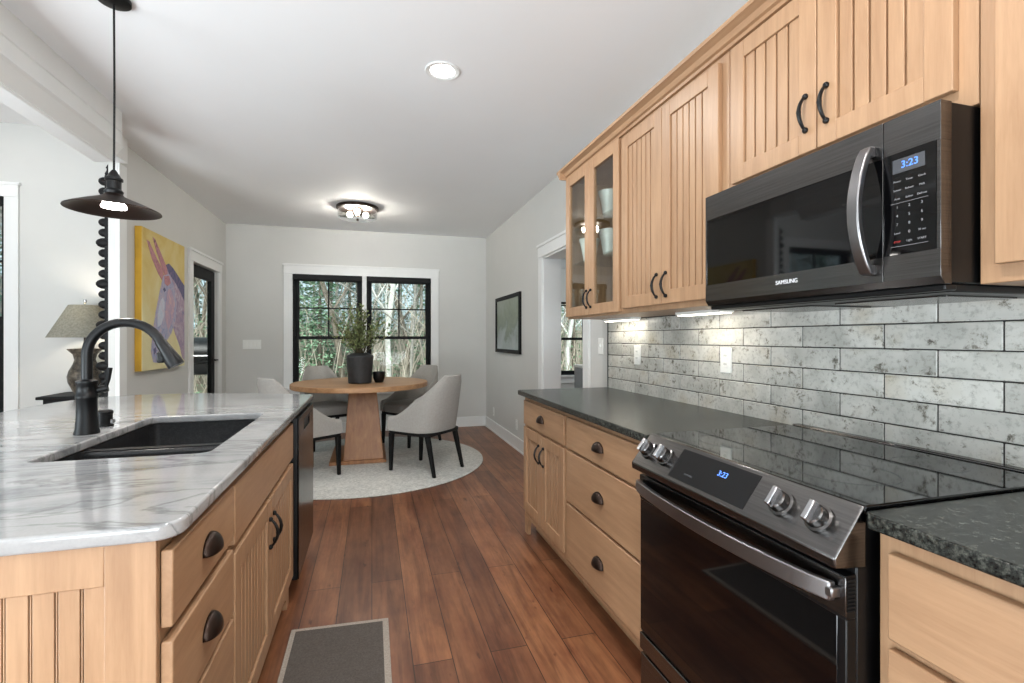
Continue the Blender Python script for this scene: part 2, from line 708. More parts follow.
# header beam with crown steps
pf = [(-1.53, 2.70), (-1.53, 2.565), (-1.524, 2.56), (-1.53, 2.555), (-1.53, 2.475), (-1.522, 2.468), (-1.535, 2.455), (-1.578, 2.385), (-1.574, 2.377),
      (-1.584, 2.369), (-1.674, 2.36), (-1.674, 3.15), (-1.64, 3.15), (-1.64, 2.70)]
m_ = MB().prism(pf, 'y', YF, 3.68)
m_.box(-1.86, -1.70, 3.60, YE, 2.515, ZC + 0.02)
struct(m_.build('trim_beam', M['trim'], smooth=False), 'white stepped beam between kitchen and living room', 'beam')
struct(MB().box(-1.86, -1.80, YF, YLV, ZC + 0.1, 3.15).box(-1.86, -1.674, YF, YLV, ZC + 0.1, ZC + 0.15).build('wall_living_side', M['wall']), 'upper wall above the beam on the living side', 'wall')

# baseboards
mb = MB().box(XL, XR, YB - 0.016, YB, 0, 0.14).box(XL, XR, YB - 0.026, YB - 0.016, 0, 0.02)
struct(mb.build('baseboard_back', M['trim'], bevel=0.003), 'white baseboard under the back window', 'baseboard')
mb = MB().box(XR - 0.016, XR, DY1 + 0.1, YB - 0.027, 0, 0.14).box(XR - 0.026, XR - 0.016, DY1 + 0.1, YB - 0.027, 0, 0.02)
struct(mb.build('baseboard_right', M['trim'], bevel=0.003), 'white baseboard of the right wall', 'baseboard')
mb = MB().box(XL, XL + 0.016, YE + 0.101, LD[0] - 0.1, 0, 0.14)
struct(mb.build('baseboard_left', M['trim'], bevel=0.003), 'white baseboard below the painting', 'baseboard')
mb = MB().box(XL, XL + 0.014, YE - 0.012, YE + 0.10, 0, 2.515).box(XL - 0.012, XL, YE - 0.012, YE, 0, 2.515)
struct(mb.build('trim_wall_end', M['trim'], bevel=0.003), 'white casing on the end of the left wall', 'trim')


# ------------------------------------------------------------------ windows
def casing_y(mb, x0, x1, z0, z1, y, w=0.105, t=0.02, head=0.025, sill=True):
    mb.box(x0 - w, x0, y - t, y, z0, z1)
    mb.box(x1, x1 + w, y - t, y, z0, z1)
    mb.box(x0 - w, x1 + w, y - t - 0.004, y, z1, z1 + w)
    mb.box(x0 - w - 0.012, x1 + w + 0.012, y - t - 0.012, y, z1 + w, z1 + w + head)
    if sill:
        mb.box(x0 - w - 0.02, x1 + w + 0.02, y - 0.05, y, z0 - 0.03, z0)
        mb.box(x0 - w, x1 + w, y - t, y, z0 - 0.12, z0 - 0.03)


def sash_window(root, x0, x1, z0, z1, y, mid, low_muntin=False, f=0.045):
    # upper sash further out, lower sash nearer
    fr = MB()
    fr.box(x0, x0 + 0.02, y, y + 0.12, z0, z1).box(x1 - 0.02, x1, y, y + 0.12, z0, z1)
    fr.box(x0 + 0.02, x1 - 0.02, y, y + 0.12, z0, z0 + 0.02).box(x0 + 0.02, x1 - 0.02, y, y + 0.12, z1 - 0.02, z1)
    fr.build('window_frame', M['black_frame'], root)
    a0, a1 = x0 + 0.02, x1 - 0.02
    for nm, ya, zb, zt in (('upper_sash', y + 0.065, mid - 0.02, z1 - 0.02), ('lower_sash', y + 0.025, z0 + 0.02, mid + 0.02)):
        s = MB()
        s.box(a0, a0 + f, ya, ya + 0.035, zb, zt).box(a1 - f, a1, ya, ya + 0.035, zb, zt)
        s.box(a0 + f, a1 - f, ya, ya + 0.035, zb, zb + 0.04).box(a0 + f, a1 - f, ya, ya + 0.035, zt - 0.04, zt)
        if nm == 'upper_sash' or low_muntin:
            xm, zm = (a0 + a1) / 2, (zb + zt) / 2
            s.box(xm - 0.009, xm + 0.009, ya + 0.008, ya + 0.027, zb + 0.04, zt - 0.04)
            s.box(a0 + f, a1 - f, ya + 0.008, ya + 0.027, zm - 0.009, zm + 0.009)
        so = s.build(nm, M['black_frame'], root)
        MB().box(a0 + f, a1 - f, ya + 0.014, ya + 0.02, zb + 0.04, zt - 0.04).build('pane', M['glass'], so)


w1 = struct(thing('window_1', 'black framed double window with white casing on the back wall', 'window', (-0.1, YB, BW[2])))
mb = MB()
casing_y(mb, BW[0], BW[1], BW[2], BW[3], YB)
XM = (BW[0] + BW[1]) / 2
mb.box(XM - 0.028, XM + 0.028, YB - 0.01, YB + 0.13, BW[2], BW[3])
mb.build('casing', M['trim'], w1, bevel=0.002)
sash_window(w1, BW[0] + 0.002, XM - 0.03, BW[2], BW[3], YB + 0.01, 1.26)
sash_window(w1, XM + 0.03, BW[1] - 0.002, BW[2], BW[3], YB + 0.01, 1.26)

for lbl, xa, xb in (('black roller shade rolled up over the left half of dining window', BW[0] + 0.004, XM - 0.03),
                    ('black roller shade rolled up over the right half of dining window', XM + 0.03, BW[1] - 0.004)):
    t = thing('roller_shade', lbl, 'roller shade', ((xa + xb) / 2, YB, BW[3]), 'roller shades on the dining window')
    MB().box(xa, xb, YB - 0.035, YB + 0.008, BW[3] - 0.075, BW[3] - 0.001).build('cassette', M['black_frame'], t, bevel=0.006)
    MB().tube([(xa + 0.02, YB - 0.018, BW[3] - 0.083), (xb - 0.02, YB - 0.018, BW[3] - 0.083)], 0.007).build('hem_bar', M['black_plastic'], t)

w2 = struct(thing('window_2', 'black sash window seen through the doorway', 'window', (2.7, YB, NW[2])))
mb = MB()
casing_y(mb, NW[0], NW[1], NW[2], NW[3], YB)
mb.build('casing', M['trim'], w2, bevel=0.002)
sash_window(w2, NW[0] + 0.002, NW[1] - 0.002, NW[2], NW[3], YB + 0.01, 1.245, False)
t = thing('roller_shade', 'white roller shade with black hem bar in the doorway window', 'roller shade', (2.7, YB, NW[3]))
MB().box(NW[0] + 0.004, NW[1] - 0.004, YB - 0.004, YB, 1.80, NW[3]).build('shade_cloth', M['white_plastic'], t)
MB().box(NW[0] + 0.004, NW[1] - 0.004, YB - 0.014, YB + 0.004, 1.765, 1.80).build('hem_bar', M['black_frame'], t, bevel=0.004)

w3 = struct(thing('window_3', 'tall black sash window at the living room edge', 'window', (-3.5, YLV, LW[2])))
mb = MB()
casing_y(mb, LW[0], LW[1], LW[2], LW[3], YLV, w=0.10)
mb.build('casing', M['trim'], w3, bevel=0.002)
sash_window(w3, LW[0] + 0.002, LW[1] - 0.002, LW[2], LW[3], YLV + 0.01, 1.42, False)
MB().box(LW[0] + 0.004, LW[1] - 0.004, YLV - 0.03, YLV + 0.008, LW[3] - 0.08, LW[3] - 0.001).build('shade_cassette', M['black_frame'], w3, bevel=0.006)

# doorway casing in the right wall (cased opening)
mb = MB()
for s, yy in ((1, DY1), (-1, DY0)):
    mb.box(XR - 0.02, XR, yy, yy + s * 0.1, 0, DZ)
mb.box(XR - 0.024, XR, DY0 - 0.1, DY1 + 0.1, DZ, DZ + 0.1)
mb.box(XR - 0.034, XR, DY0 - 0.112, DY1 + 0.112, DZ + 0.1, DZ + 0.125)
mb.box(XR - 0.004, XR + WT + 0.004, DY1 - 0.018, DY1 + 0.001, 0, DZ).box(XR - 0.004, XR + WT + 0.004, DY0 - 0.001, DY0 + 0.018, 0, DZ)
mb.box(XR - 0.004, XR + WT + 0.004, DY0, DY1, DZ - 0.018, DZ + 0.001)
struct(mb.build('trim_doorway', M['trim'], bevel=0.002), 'white casing of the doorway past the cabinets', 'trim')

# black glass door in the left wall
d1 = struct(thing('door_1', 'black framed glass door beside the painting', 'door', (XL, 6.1, 0)))
mb = MB()
for s, yy in ((1, LD[1]), (-1, LD[0])):
    mb.box(XL, XL + 0.02, yy, yy + s * 0.1, 0, LD[3])
mb.box(XL, XL + 0.024, LD[0] - 0.1, LD[1] + 0.1, LD[3], LD[3] + 0.1)
mb.box(XL, XL + 0.036, LD[0] - 0.112, LD[1] + 0.112, LD[3] + 0.1, LD[3] + 0.125)
mb.build('casing', M['trim'], d1, bevel=0.002)
fr = MB()
xa, xb = XL - 0.075, XL - 0.03
fr.box(xa, xb, LD[0] + 0.003, LD[0] + 0.12, 0.012, LD[3] - 0.004).box(xa, xb, LD[1] - 0.12, LD[1] - 0.003, 0.012, LD[3] - 0.004)
fr.box(xa, xb, LD[0] + 0.12, LD[1] - 0.12, 0.012, 0.24).box(xa, xb, LD[0] + 0.12, LD[1] - 0.12, LD[3] - 0.125, LD[3] - 0.004)
fo = fr.build('door_frame', M['black_frame'], d1, bevel=0.002)
MB().box(xa + 0.018, xb - 0.018, LD[0] + 0.12, LD[1] - 0.12, 0.24, LD[3] - 0.125).build('pane', M['glass'], fo)
h = MB().lathe([(0.0, -0.03), (0.026, -0.03), (0.026, -0.02), (0.009, -0.018), (0.009, 0.02), (0, 0.02)], (XL, LD[1] - 0.06, 1.0), 16, 'x')
h.tube([(XL + 0.018, LD[1] - 0.06, 1.0), (XL + 0.024, LD[1] - 0.11, 1.0), (XL + 0.022, LD[1] - 0.17, 1.0)], 0.009)
h.build('door_handle', M['black_metal'], d1)


# wall plates
def plate(name, label, cat, wall, u, z, kind, gang=1, group=None):
    """wall 'b' back wall (u = x), 'r' right wall / backsplash plane x=u2."""
    w, hh = 0.072 + 0.046 * (gang - 1), 0.117
    if wall == 'b':
        t = thing(name, label, cat, (u, YB, z), group)
        MB().box(u - w / 2, u + w / 2, YB - 0.006, YB, z - hh / 2, z + hh / 2).build('cover_plate', M['white_plastic'], t, bevel=0.002)
        f = lambda du, dz, a, b, p, nm, m: MB().box(u + du - a, u + du + a, YB - p, YB - 0.005, z + dz - b, z + dz + b).build(nm, m, t, bevel=0.001)
    else:
        xs = wall
        t = thing(name, label, cat, (xs, u, z), group)
        MB().box(xs - 0.006, xs, u - w / 2, u + w / 2, z - hh / 2, z + hh / 2).build('cover_plate', M['white_plastic'], t, bevel=0.002)
        f = lambda du, dz, a, b, p, nm, m: MB().box(xs - p, xs - 0.005, u + du - a, u + du + a, z + dz - b, z + dz + b).build(nm, m, t, bevel=0.001)
    for i in range(gang):
        du = (i - (gang - 1) / 2) * 0.046
        if kind == 'switch':
            f(du, 0, 0.016, 0.032, 0.011, 'rocker', M['white_plastic'])
        elif kind == 'toggle':
            f(du, 0.004, 0.005, 0.011, 0.016, 'toggle', M['white_plastic'])
        else:
            for dz in (0.02, -0.02):
                f(du, dz, 0.016, 0.014, 0.0085, 'receptacle', M['white_plastic'])
                f(du - 0.006, dz + 0.002, 0.0015, 0.005, 0.0092, 'slot', M['black_plastic'])
                f(du + 0.006, dz + 0.002, 0.0015, 0.005, 0.0092, 'slot', M['black_plastic'])
    return t


plate('light_switch', 'white four gang light switch left of the dining window', 'light switch', 'b', -1.46, 1.175, 'switch', 4)
plate('light_switch', 'white toggle switch beside the doorway end of the tiles', 'light switch', XR, 3.195, 1.195, 'toggle')
plate('wall_outlet', 'low white wall outlet in the corner near the dining window', 'outlet', XR, 6.40, 0.265, 'outlet')
plate('wall_outlet', 'low white wall outlet just past the dark counter end', 'outlet', XR, 5.31, 0.275, 'outlet')

# ------------------------------------------------------------------ backsplash
XT = 1.572
TL, TH = 0.308, 0.079
bs = MB()
y_lo, y_hi = -0.62, 3.073
zs0 = 0.901
for r in range(6):
    z0 = zs0 + TH * r
    st = 0.867 + (0 if r % 2 == 0 else TL / 2) - 6 * TL
    y = st
    while y < y_hi:
        a, b = max(y, y_lo), min(y + TL, y_hi)
        if b - a > 0.02:
            zt = min(z0 + TH, 1.3775)
            bs.box(XT, XR - 0.001, a + 0.0018, b - 0.0018, max(z0, 0.90) + 0.0018, zt - 0.0018)
        y += TL
b = bs.build('wall_backsplash_tiles', M['tile'], bevel=0.0025)
struct(b, 'antiqued silver grey subway tile backsplash', 'backsplash')
struct(MB().box(XT + 0.0025, XR - 0.0005, y_lo, y_hi, 0.90, 1.3775).build('wall_backsplash_grout', M['grout']), 'dark grout bed of the tiled backsplash', 'grout')
struct(MB().box(XT - 0.002, XR, y_hi, y_hi + 0.008, 0.914, 1.3775).build('trim_tile_edge', M['black_metal']), 'thin black edge strip of the backsplash', 'trim')
plate('wall_outlet', 'white outlet on the tiles beneath the far under cabinet light', 'outlet', XT, 2.68, 1.148, 'outlet')
plate('wall_outlet', 'white outlet on the tiles nearest the stove', 'outlet', XT, 1.896, 1.15, 'outlet')


# ------------------------------------------------------------------ cabinet builders
def shaker_door(parent, y0, y1, z0, z1, xf, s, handle_y=None, handle_z=None, glass=False, sw=0.06, t=0.02, name='door'):
    """door whose front face is at x=xf and looks towards s*(+x)."""
    xb = xf - s * t
    f = MB()
    f.box(xb, xf, y0, y0 + sw, z0, z1).box(xb, xf, y1 - sw, y1, z0, z1)
    f.box(xb, xf, y0 + sw, y1 - sw, z0, z0 + sw).box(xb, xf, y0 + sw, y1 - sw, z1 - sw, z1)
    d = f.build(name, M['maple'], parent, bevel=0.002)
    if glass:
        MB().box(xb + s * 0.005, xb + s * 0.009, y0 + sw, y1 - sw, z0 + sw, z1 - sw).build('pane', M['cab_glass'], d)
    else:
        p = MB()
        ya, yb = y0 + sw, y1 - sw
        p.box(xb, xb + s * 0.004, ya, yb, z0 + sw, z1 - sw)
        n = max(3, round((yb - ya) / 0.042))
        w = (yb - ya) / n
        for i in range(n):
            p.box(xb + s * 0.005, xb + s * 0.0125, ya + i * w + 0.0036, ya + (i + 1) * w - 0.0036, z0 + sw, z1 - sw)
        p.build('beadboard_panel', M['maple'], d, bevel=0.0015)
    if handle_y is not None:
        bow_handle(d, xf, handle_y, handle_z, s)
    return d


def bow_handle(parent, xf, y, zc, s, L=0.1):
    m = MB()
    pts, rs = [], []
    for i in range(13):
        a = i / 12
        z = zc - L / 2 + L * a
        out = 0.004 + 0.024 * math.sin(PI * a) ** 0.75
        pts.append((xf + s * out, y, z))
        rs.append(0.0038 + 0.0022 * math.sin(PI * a))
    m.tube(pts, rs, 8)
    for e in (-1, 1):
        m.ball((xf + s * 0.004, y, zc + e * L / 2), 0.0088, 10)
    m.ball((xf + s * 0.028, y, zc), 0.0072, 8, (1, 1, 1.6))
    return m.build('handle', M['black_metal'], parent)


def cup_pull(parent, xf, y, zc, s, w=0.09, h=0.04, p=0.027):
    m = MB()
    rows = []
    for i in range(9):
        b = PI / 2 * i / 8
        row = []
        for k in range(17):
            a = PI * k / 16
            sa = math.sin(a) ** 0.8
            row.append((xf + s * (0.001 + p * sa * math.cos(b)), y + w / 2 * math.cos(a), zc - h / 2 + h * sa * math.sin(b)))
        rows.append(row)
    m.grid(rows)
    bmesh.ops.remove_doubles(m.bm, verts=m.bm.verts[:], dist=1e-5)
    o = m.build('cup_pull', M['bronze'], parent)
    md = o.modifiers.new('thick', 'SOLIDIFY')
    md.thickness = 0.0025
    return o


def slab_drawer(parent, y0, y1, z0, z1, xf, s, pull=True, t=0.02, name='drawer'):
    d = MB().box(xf - s * t, xf, y0, y1, z0, z1).build(name, M['maple_y'], parent, bevel=0.003)
    if pull:
        cup_pull(d, xf, (y0 + y1) / 2, (z0 + z1) / 2 + 0.005, s)
    return d


# ------------------------------------------------------------------ right base cabinets
XFACE, XDOOR = 0.955, 0.935
XBK = 1.569


def base_body(parent, y0, y1, zb=0.122, zt=0.882):
    m = MB()
    m.box(XFACE, XBK, y0, y1, zb, zt).box(XFACE + 0.075, XBK, y0 + 0.002, y1 - 0.002, 0.0, zb)
    m.build('body', M['maple'], parent, bevel=0.002)
    return m


def valance(parent, y0, y1, x0, x1, z1=0.122, foot=0.06, both=(True, True), arch=0.108):
    """furniture style base with bracket feet."""
    pts = [(y0, z1), (y0, 0.0)]
    if both[0]:
        pts += [(y0 + foot, 0.0), (y0 + foot + 0.006, arch * 0.5), (y0 + foot + 0.025, arch - 0.008), (y0 + foot + 0.05, arch)]
    else:
        pts[-1] = (y0, arch)
    if both[1]:
        pts += [(y1 - foot - 0.05, arch), (y1 - foot - 0.025, arch - 0.008), (y1 - foot - 0.006, arch * 0.5), (y1 - foot, 0.0), (y1, 0.0)]
    else:
        pts += [(y1, arch)]
    pts += [(y1, z1)]
    return MB().prism(pts, 'x', x0, x1).build('base_valance', M['maple_y'], parent, smooth=False)


cb = thing('base_cabinet', 'maple base cabinet with two beadboard doors at the counter end', 'cabinet', (1.25, 2.65, 0))
base_body(cb, 2.292, 3.03)
valance(cb, 2.292, 3.03, XFACE, XFACE + 0.02, both=(False, True))
slab_drawer(cb, 2.315, 2.995, 0.706, 0.858, XDOOR, -1)
shaker_door(cb, 2.658, 2.995, 0.162, 0.69, XDOOR, -1, 2.695, 0.575)
shaker_door(cb, 2.315, 2.652, 0.162, 0.69, XDOOR, -1, 2.615, 0.575)

cb = thing('base_cabinet', 'maple three drawer base cabinet beside the stove', 'cabinet', (1.25, 1.9, 0))
base_body(cb, 1.512, 2.290)
valance(cb, 1.512, 2.290, XFACE, XFACE + 0.02, both=(True, False))
for z0, z1 in ((0.706, 0.858), (0.442, 0.692), (0.150, 0.428)):
    slab_drawer(cb, 1.545, 2.28, z0, z1, XDOOR, -1)

cb = thing('base_cabinet', 'maple drawer base cabinet at the near side of the stove', 'cabinet', (1.25, 0.1, 0))
base_body(cb, -0.55, 0.722)
valance(cb, -0.55, 0.722, XFACE, XFACE + 0.02)
for z0, z1 in ((0.684, 0.846), (0.43, 0.665), (0.15, 0.415)):
    d = slab_drawer(cb, 0.10, 0.693, z0, z1, XDOOR, -1)
    d2 = slab_drawer(cb, -0.52, 0.08, z0, z1, XDOOR, -1)

CT = 0.9163
o = curve_slab('granite_counter', [(CT, 1.508), (1.5715, 1.508), (1.5715, 3.072), (CT + 0.012, 3.072), (CT, 3.06)], [], 0.884, 0.914, M['granite'])
tag(o, 'dark speckled granite counter from stove to doorway', 'counter')
o = curve_slab('granite_counter', [(CT, -0.58), (1.5715, -0.58), (1.5715, 0.727), (CT + 0.012, 0.727), (CT, 0.715)], [], 0.884, 0.914, M['granite'])
tag(o, 'dark speckled granite counter on the near side of the stove', 'counter')

# ------------------------------------------------------------------ upper cabinets
UF, UD = 1.255, 1.235
UT = 2.302

# glass door cabinet (hollow)
gc = thing('wall_cabinet', 'maple wall cabinet with two glass doors', 'cabinet', (1.4, 2.65, 1.378))
ga, gb = 2.288, 3.028
m = MB()
m.box(UF, XR - 0.002, ga, ga + 0.018, 1.378, UT).box(UF, XR - 0.002, gb - 0.018, gb, 1.378, UT)
m.box(UF, XR - 0.002, ga + 0.018, gb - 0.018, 1.378, 1.40).box(UF, XR - 0.002, ga + 0.018, gb - 0.018, UT - 0.02, UT)
m.box(XR - 0.012, XR - 0.002, ga + 0.018, gb - 0.018, 1.40, UT - 0.02)
m.box(UF, UF + 0.018, ga + 0.018, ga + 0.04, 1.40, UT - 0.02).box(UF, UF + 0.018, gb - 0.04, gb - 0.018, 1.40, UT - 0.02)
m.build('body', M['maple'], gc, bevel=0.001)
for z in (1.735, 1.965):
    MB().box(UF + 0.03, XR - 0.013, ga + 0.019, gb - 0.019, z, z + 0.008).build('shelf', M['cab_glass'], gc)
shaker_door(gc, 2.661, 3.018, 1.39, 2.297, UD, -1, 2.688, 1.485, glass=True)
shaker_door(gc, 2.300, 2.657, 1.39, 2.297, UD, -1, 2.63, 1.485, glass=True)


def bowl(x, y, z, r, h, label, group):
    m = MB().lathe([(0.0, 0.0), (r * 0.45, 0.0), (r * 0.5, 0.006), (r * 0.85, h * 0.55), (r, h), (r * 0.95, h), (r * 0.8, h * 0.55),
                    (r * 0.44, 0.012), (0, 0.01)], (x, y, z), 22)
    o = m.build('bowl', M['ceramic'])
    tag(o, label, 'bowl', group)


def vase(x, y, z, label, group):
    m = MB().lathe([(0, 0), (0.036, 0), (0.04, 0.02), (0.052, 0.09), (0.068, 0.15), (0.064, 0.15), (0.048, 0.09), (0.034, 0.02), (0, 0.014)], (x, y, z), 20)
    o = m.build('tumbler_vase', M['ceramic'])
    tag(o, label, 'vase', group)


G = 'white crockery in the glass cabinet'
vase(1.36, 2.64, 1.9735, 'white tapered vase on the top shelf of the glass cabinet', G)
vase(1.36, 2.64, 1.7435, 'white tapered vase on the middle shelf behind the right glass door', G)
vase(1.36, 2.92, 1.7435, 'white tapered vase on the middle shelf behind the left glass door', G)
bowl(1.41, 2.43, 1.40, 0.085, 0.06, 'white bowl on the bottom of the glass cabinet behind the right door', G)
bowl(1.41, 2.86, 1.40, 0.085, 0.06, 'white bowl on the bottom of the glass cabinet behind the left door', G)

wc = thing('wall_cabinet', 'tall maple wall cabinet with two beadboard doors left of the microwave', 'cabinet', (1.4, 1.9, 1.378))
MB().box(UF, XR - 0.002, 1.498, 2.286, 1.378, UT).build('body', M['maple'], wc, bevel=0.002)
shaker_door(wc, 1.906, 2.268, 1.403, 2.275, UD, -1, 1.94, 1.487)
shaker_door(wc, 1.535, 1.902, 1.403, 2.275, UD, -1, 1.868, 1.487)

wc = thing('wall_cabinet', 'short maple wall cabinet with two doors above the microwave', 'cabinet', (1.4, 1.1, 1.76))
MB().box(UF, XR - 0.002, 0.735, 1.496, 1.756, UT).build('body', M['maple'], wc, bevel=0.002)
shaker_door(wc, 1.119, 1.467, 1.80, 2.285, UD, -1, 1.152, 1.915)
shaker_door(wc, 0.772, 1.115, 1.80, 2.285, UD, -1, 1.083, 1.915)

wc = thing('wall_cabinet', 'maple wall cabinet on the near side of the microwave', 'cabinet', (1.4, 0.2, 1.378))
MB().box(UF, XR - 0.002, -0.55, 0.733, 1.366, UT).build('body', M['maple'], wc, bevel=0.002)
shaker_door(wc, 0.09, 0.697, 1.404, 2.285, UD, -1, 0.125, 1.487)
shaker_door(wc, -0.53, 0.086, 1.404, 2.285, UD, -1, 0.05, 1.487)

# crown moulding on the cabinets
prof = [(1.255, 2.302), (1.243, 2.302), (1.243, 2.316), (1.232, 2.320), (1.222, 2.338), (1.203, 2.348), (1.196, 2.350), (1.196, 2.366), (1.255, 2.366)]
m = MB().prism(prof, 'y', -0.55, 3.028)
p2 = [(3.028, 2.302), (3.04, 2.302), (3.04, 2.316), (3.051, 2.320), (3.061, 2.338), (3.08, 2.348), (3.087, 2.350), (3.087, 2.366), (3.028, 2.366)]
m.prism(p2, 'x', 1.196, XR - 0.002)
m.box(1.255, XR - 0.002, -0.55, 3.028, 2.3025, 2.366)
struct(m.build('trim_crown', M['maple_y'], smooth=False), 'maple crown moulding along the wall cabinet tops', 'moulding')

# under-cabinet lights
for lbl, ya, yb, xx in (('slim glowing light bar under the glass cabinet', 2.58, 2.935, 1.50), ('slim glowing light bar under the tall beadboard cabinet', 1.755, 2.08, 1.46)):
    t = thing('light_bar', lbl, 'light', (xx, (ya + yb) / 2, 1.378), 'under cabinet light bars')
    MB().box(xx - 0.035, xx + 0.035, ya, yb, 1.362, 1.3775).build('housing', M['white_plastic'], t, bevel=0.002)
    MB().box(xx - 0.028, xx + 0.028, ya + 0.01, yb - 0.01, 1.359, 1.3625).build('diffuser', M['glow_strip'], t)
    l = bpy.data.lights.new('bar_light', 'AREA')
    l.shape = 'RECTANGLE'; l.size = 0.05; l.size_y = yb - ya - 0.02; l.energy = 0.22; l.color = (1, 0.93, 0.8)
    lo = bpy.data.objects.new('bar_light', l)
    COL.objects.link(lo); lo.location = (xx, (ya + yb) / 2, 1.3575)

# ------------------------------------------------------------------ microwave
mw = thing('microwave', 'black stainless over the range microwave under the short cabinet', 'microwave', (1.36, 1.11, 1.3635))
MY0, MY1, MZ0, MZ1 = 0.738, 1.490, 1.366, 1.752
MB().box(1.178, 1.571, MY0 + 0.002, MY1 - 0.002, MZ0 + 0.002, MZ1).build('body', M['black_plastic'], mw, bevel=0.003)
YS = 0.858


def face_frame(y0, y1, z0, z1, wy0, wy1, wz0, wz1):
    f = MB()
    xa, xb = 1.146, 1.178
    f.box(xa, xb, y0, y1, wz1, z1)
    f.prism([(xa, wz0), (xa, z0 + 0.016), (xa + 0.012, z0), (xb, z0), (xb, wz0)], 'y', y0, y1)
    if wy0 > y0:
        f.box(xa, xb, y0, wy0, wz0, wz1)
    if wy1 < y1:
        f.box(xa, xb, wy1, y1, wz0, wz1)
    return f


d = face_frame(YS + 0.001, MY1, MZ0, MZ1, YS + 0.002, 1.483, 1.438, 1.668).build('door', M['dark_steel'], mw, bevel=0.002)
MB().box(1.148, 1.17, YS + 0.0025, 1.483, 1.438, 1.668).build('window', M['black_glass'], d)
m = MB()
pts = []
for i in range(15):
    a = i / 14
    pts.append((1.146 - 0.012 - 0.042 * math.sin(PI * a) ** 0.8, 0.886, 1.402 + 0.30 * a))
m.bar([[(x - 0.008, y - 0.014, z), (x + 0.008, y - 0.014, z), (x + 0.008, y + 0.014, z), (x - 0.008, y + 0.014, z)] for x, y, z in pts])
m.box(1.128, 1.147, 0.876, 0.896, 1.400, 1.424).box(1.128, 1.147, 0.876, 0.896, 1.68, 1.704)
m.build('handle', M['handle_steel'], d, bevel=0.003)
letters('logo_lettering', 'SAMSUNG', 0.017, (1.1455, 1.135, 1.413), ((0, -1, 0), (0, 0, 1)), M['logo'], d)
p = face_frame(MY0, YS - 0.001, MZ0, MZ1, 0.746, YS - 0.002, 1.440, 1.670).build('control_panel', M['dark_steel'], mw, bevel=0.002)
MB().box(1.1455, 1.17, 0.7465, YS - 0.002, 1.440, 1.670).build('key_panel', M['black_glass'], p)
MB().box(1.1448, 1.146, 0.768, 0.836, 1.624, 1.655).build('display', M['screen'], p)
letters('clock_digits', '3:23', 0.022, (1.1445, 0.799, 1.640), ((0, -1, 0), (0, 0, 1)), M['glow_blue'], p)
KF = ((0, -1, 0), (0, 0, 1))
kx = 1.1452
for r, row in enumerate((('Power', 'Timer', 'Clock'), ('Sensor', 'Reheat', 'Melt'), ('Auto', 'Soften', 'Defrost'), ('1', '2', '3'), ('4', '5', '6'), ('7', '8', '9'), ('Level', '0', '30 sec'), ('STOP', 'Light', 'START'))):
    for c, w in enumerate(row):
        big = len(w) == 1
        letters('key_lettering', w, 0.0085 if big else 0.0062, (kx, 0.826 - 0.026 * c, 1.605 - 0.0195 * r), KF,
                M['red_mark'] if w == 'STOP' else M['mark'], p)
m = MB()
for z in (1.556, 1.458):
    m.box(kx - 0.0004, kx, 0.762, 0.84, z - 0.0004, z + 0.0004)
m.build('panel_line', M['mark'], p)
m = MB()
m.box(1.19, 1.569, MY0 + 0.01, MY1 - 0.01, 1.350, 1.368)
m.box(1.165, 1.20, MY0 + 0.004, MY1 - 0.004, 1.352, 1.366)
vb = m.build('underside', M['black_plastic'], mw, bevel=0.003)
m = MB()
for k in range(2):
    ya = 0.80 + k * 0.36
    m.box(1.26, 1.50, ya, ya + 0.28, 1.346, 1.351)
m.build('grease_filter', M['dark_steel'], mw, bevel=0.001)

# ------------------------------------------------------------------ range
rg = thing('stove', 'black stainless slide in electric range with glass cooktop', 'stove', (1.2, 1.116, 0))
RY0, RY1 = 0.735, 1.497
MB().box(0.915, 1.555, RY0 + 0.002, RY1 - 0.002, 0.02, 0.903).build('body', M['black_plastic'], rg, bevel=0.003)
m = MB()
for yy in (RY0 + 0.06, RY1 - 0.06):
    for xx in (0.97, 1.50):
        m.lathe([(0, 0), (0.02, 0), (0.02, 0.022), (0, 0.022)], (xx, yy, 0), 12)
m.build('levelling_foot', M['black_plastic'], rg)
ck = MB().box(0.930, 1.536, RY0 - 0.004, RY1 + 0.004, 0.904, 0.9215).build('cooktop', M['black_glass'], rg, bevel=0.003)
ring_m = plain('burner_print', srgb(26, 26, 27), 0.3)
for cx, cy, r in ((1.12, 0.93, 0.11), (1.12, 1.31, 0.11), (1.40, 0.93, 0.08), (1.40, 1.31, 0.08)):
    m = MB()
    m.grid([[(cx + q * math.cos(2 * PI * k / 40), cy + q * math.sin(2 * PI * k / 40), 0.9218) for k in range(40)] for q in (r - 0.0012, r)], True)
    m.build('burner_ring', ring_m, ck)
MB().box(1.5365, 1.5705, RY0, RY1, 0.9, 0.9265).build('rear_rail', M['dark_steel'], rg, bevel=0.004)
cp_prof = [(0.9285, 0.921), (0.8545, 0.8265), (0.857, 0.806), (0.935, 0.798), (0.935, 0.921)]
cpn = MB().prism(cp_prof, 'y', RY0 - 0.002, RY1 + 0.002).build('control_panel', M['dark_steel'], rg, bevel=0.003)
SD = Vector((0.9285 - 0.8545, 0, 0.921 - 0.8265)).normalized()     # up the slope
SN = Vector((-SD.z, 0, SD.x))                                      # outward normal
SO = Vector((0.8545, 0, 0.8265))


def sl(u, y, o):
    q = SO + SD * u + SN * o
    return (q.x, y, q.z)


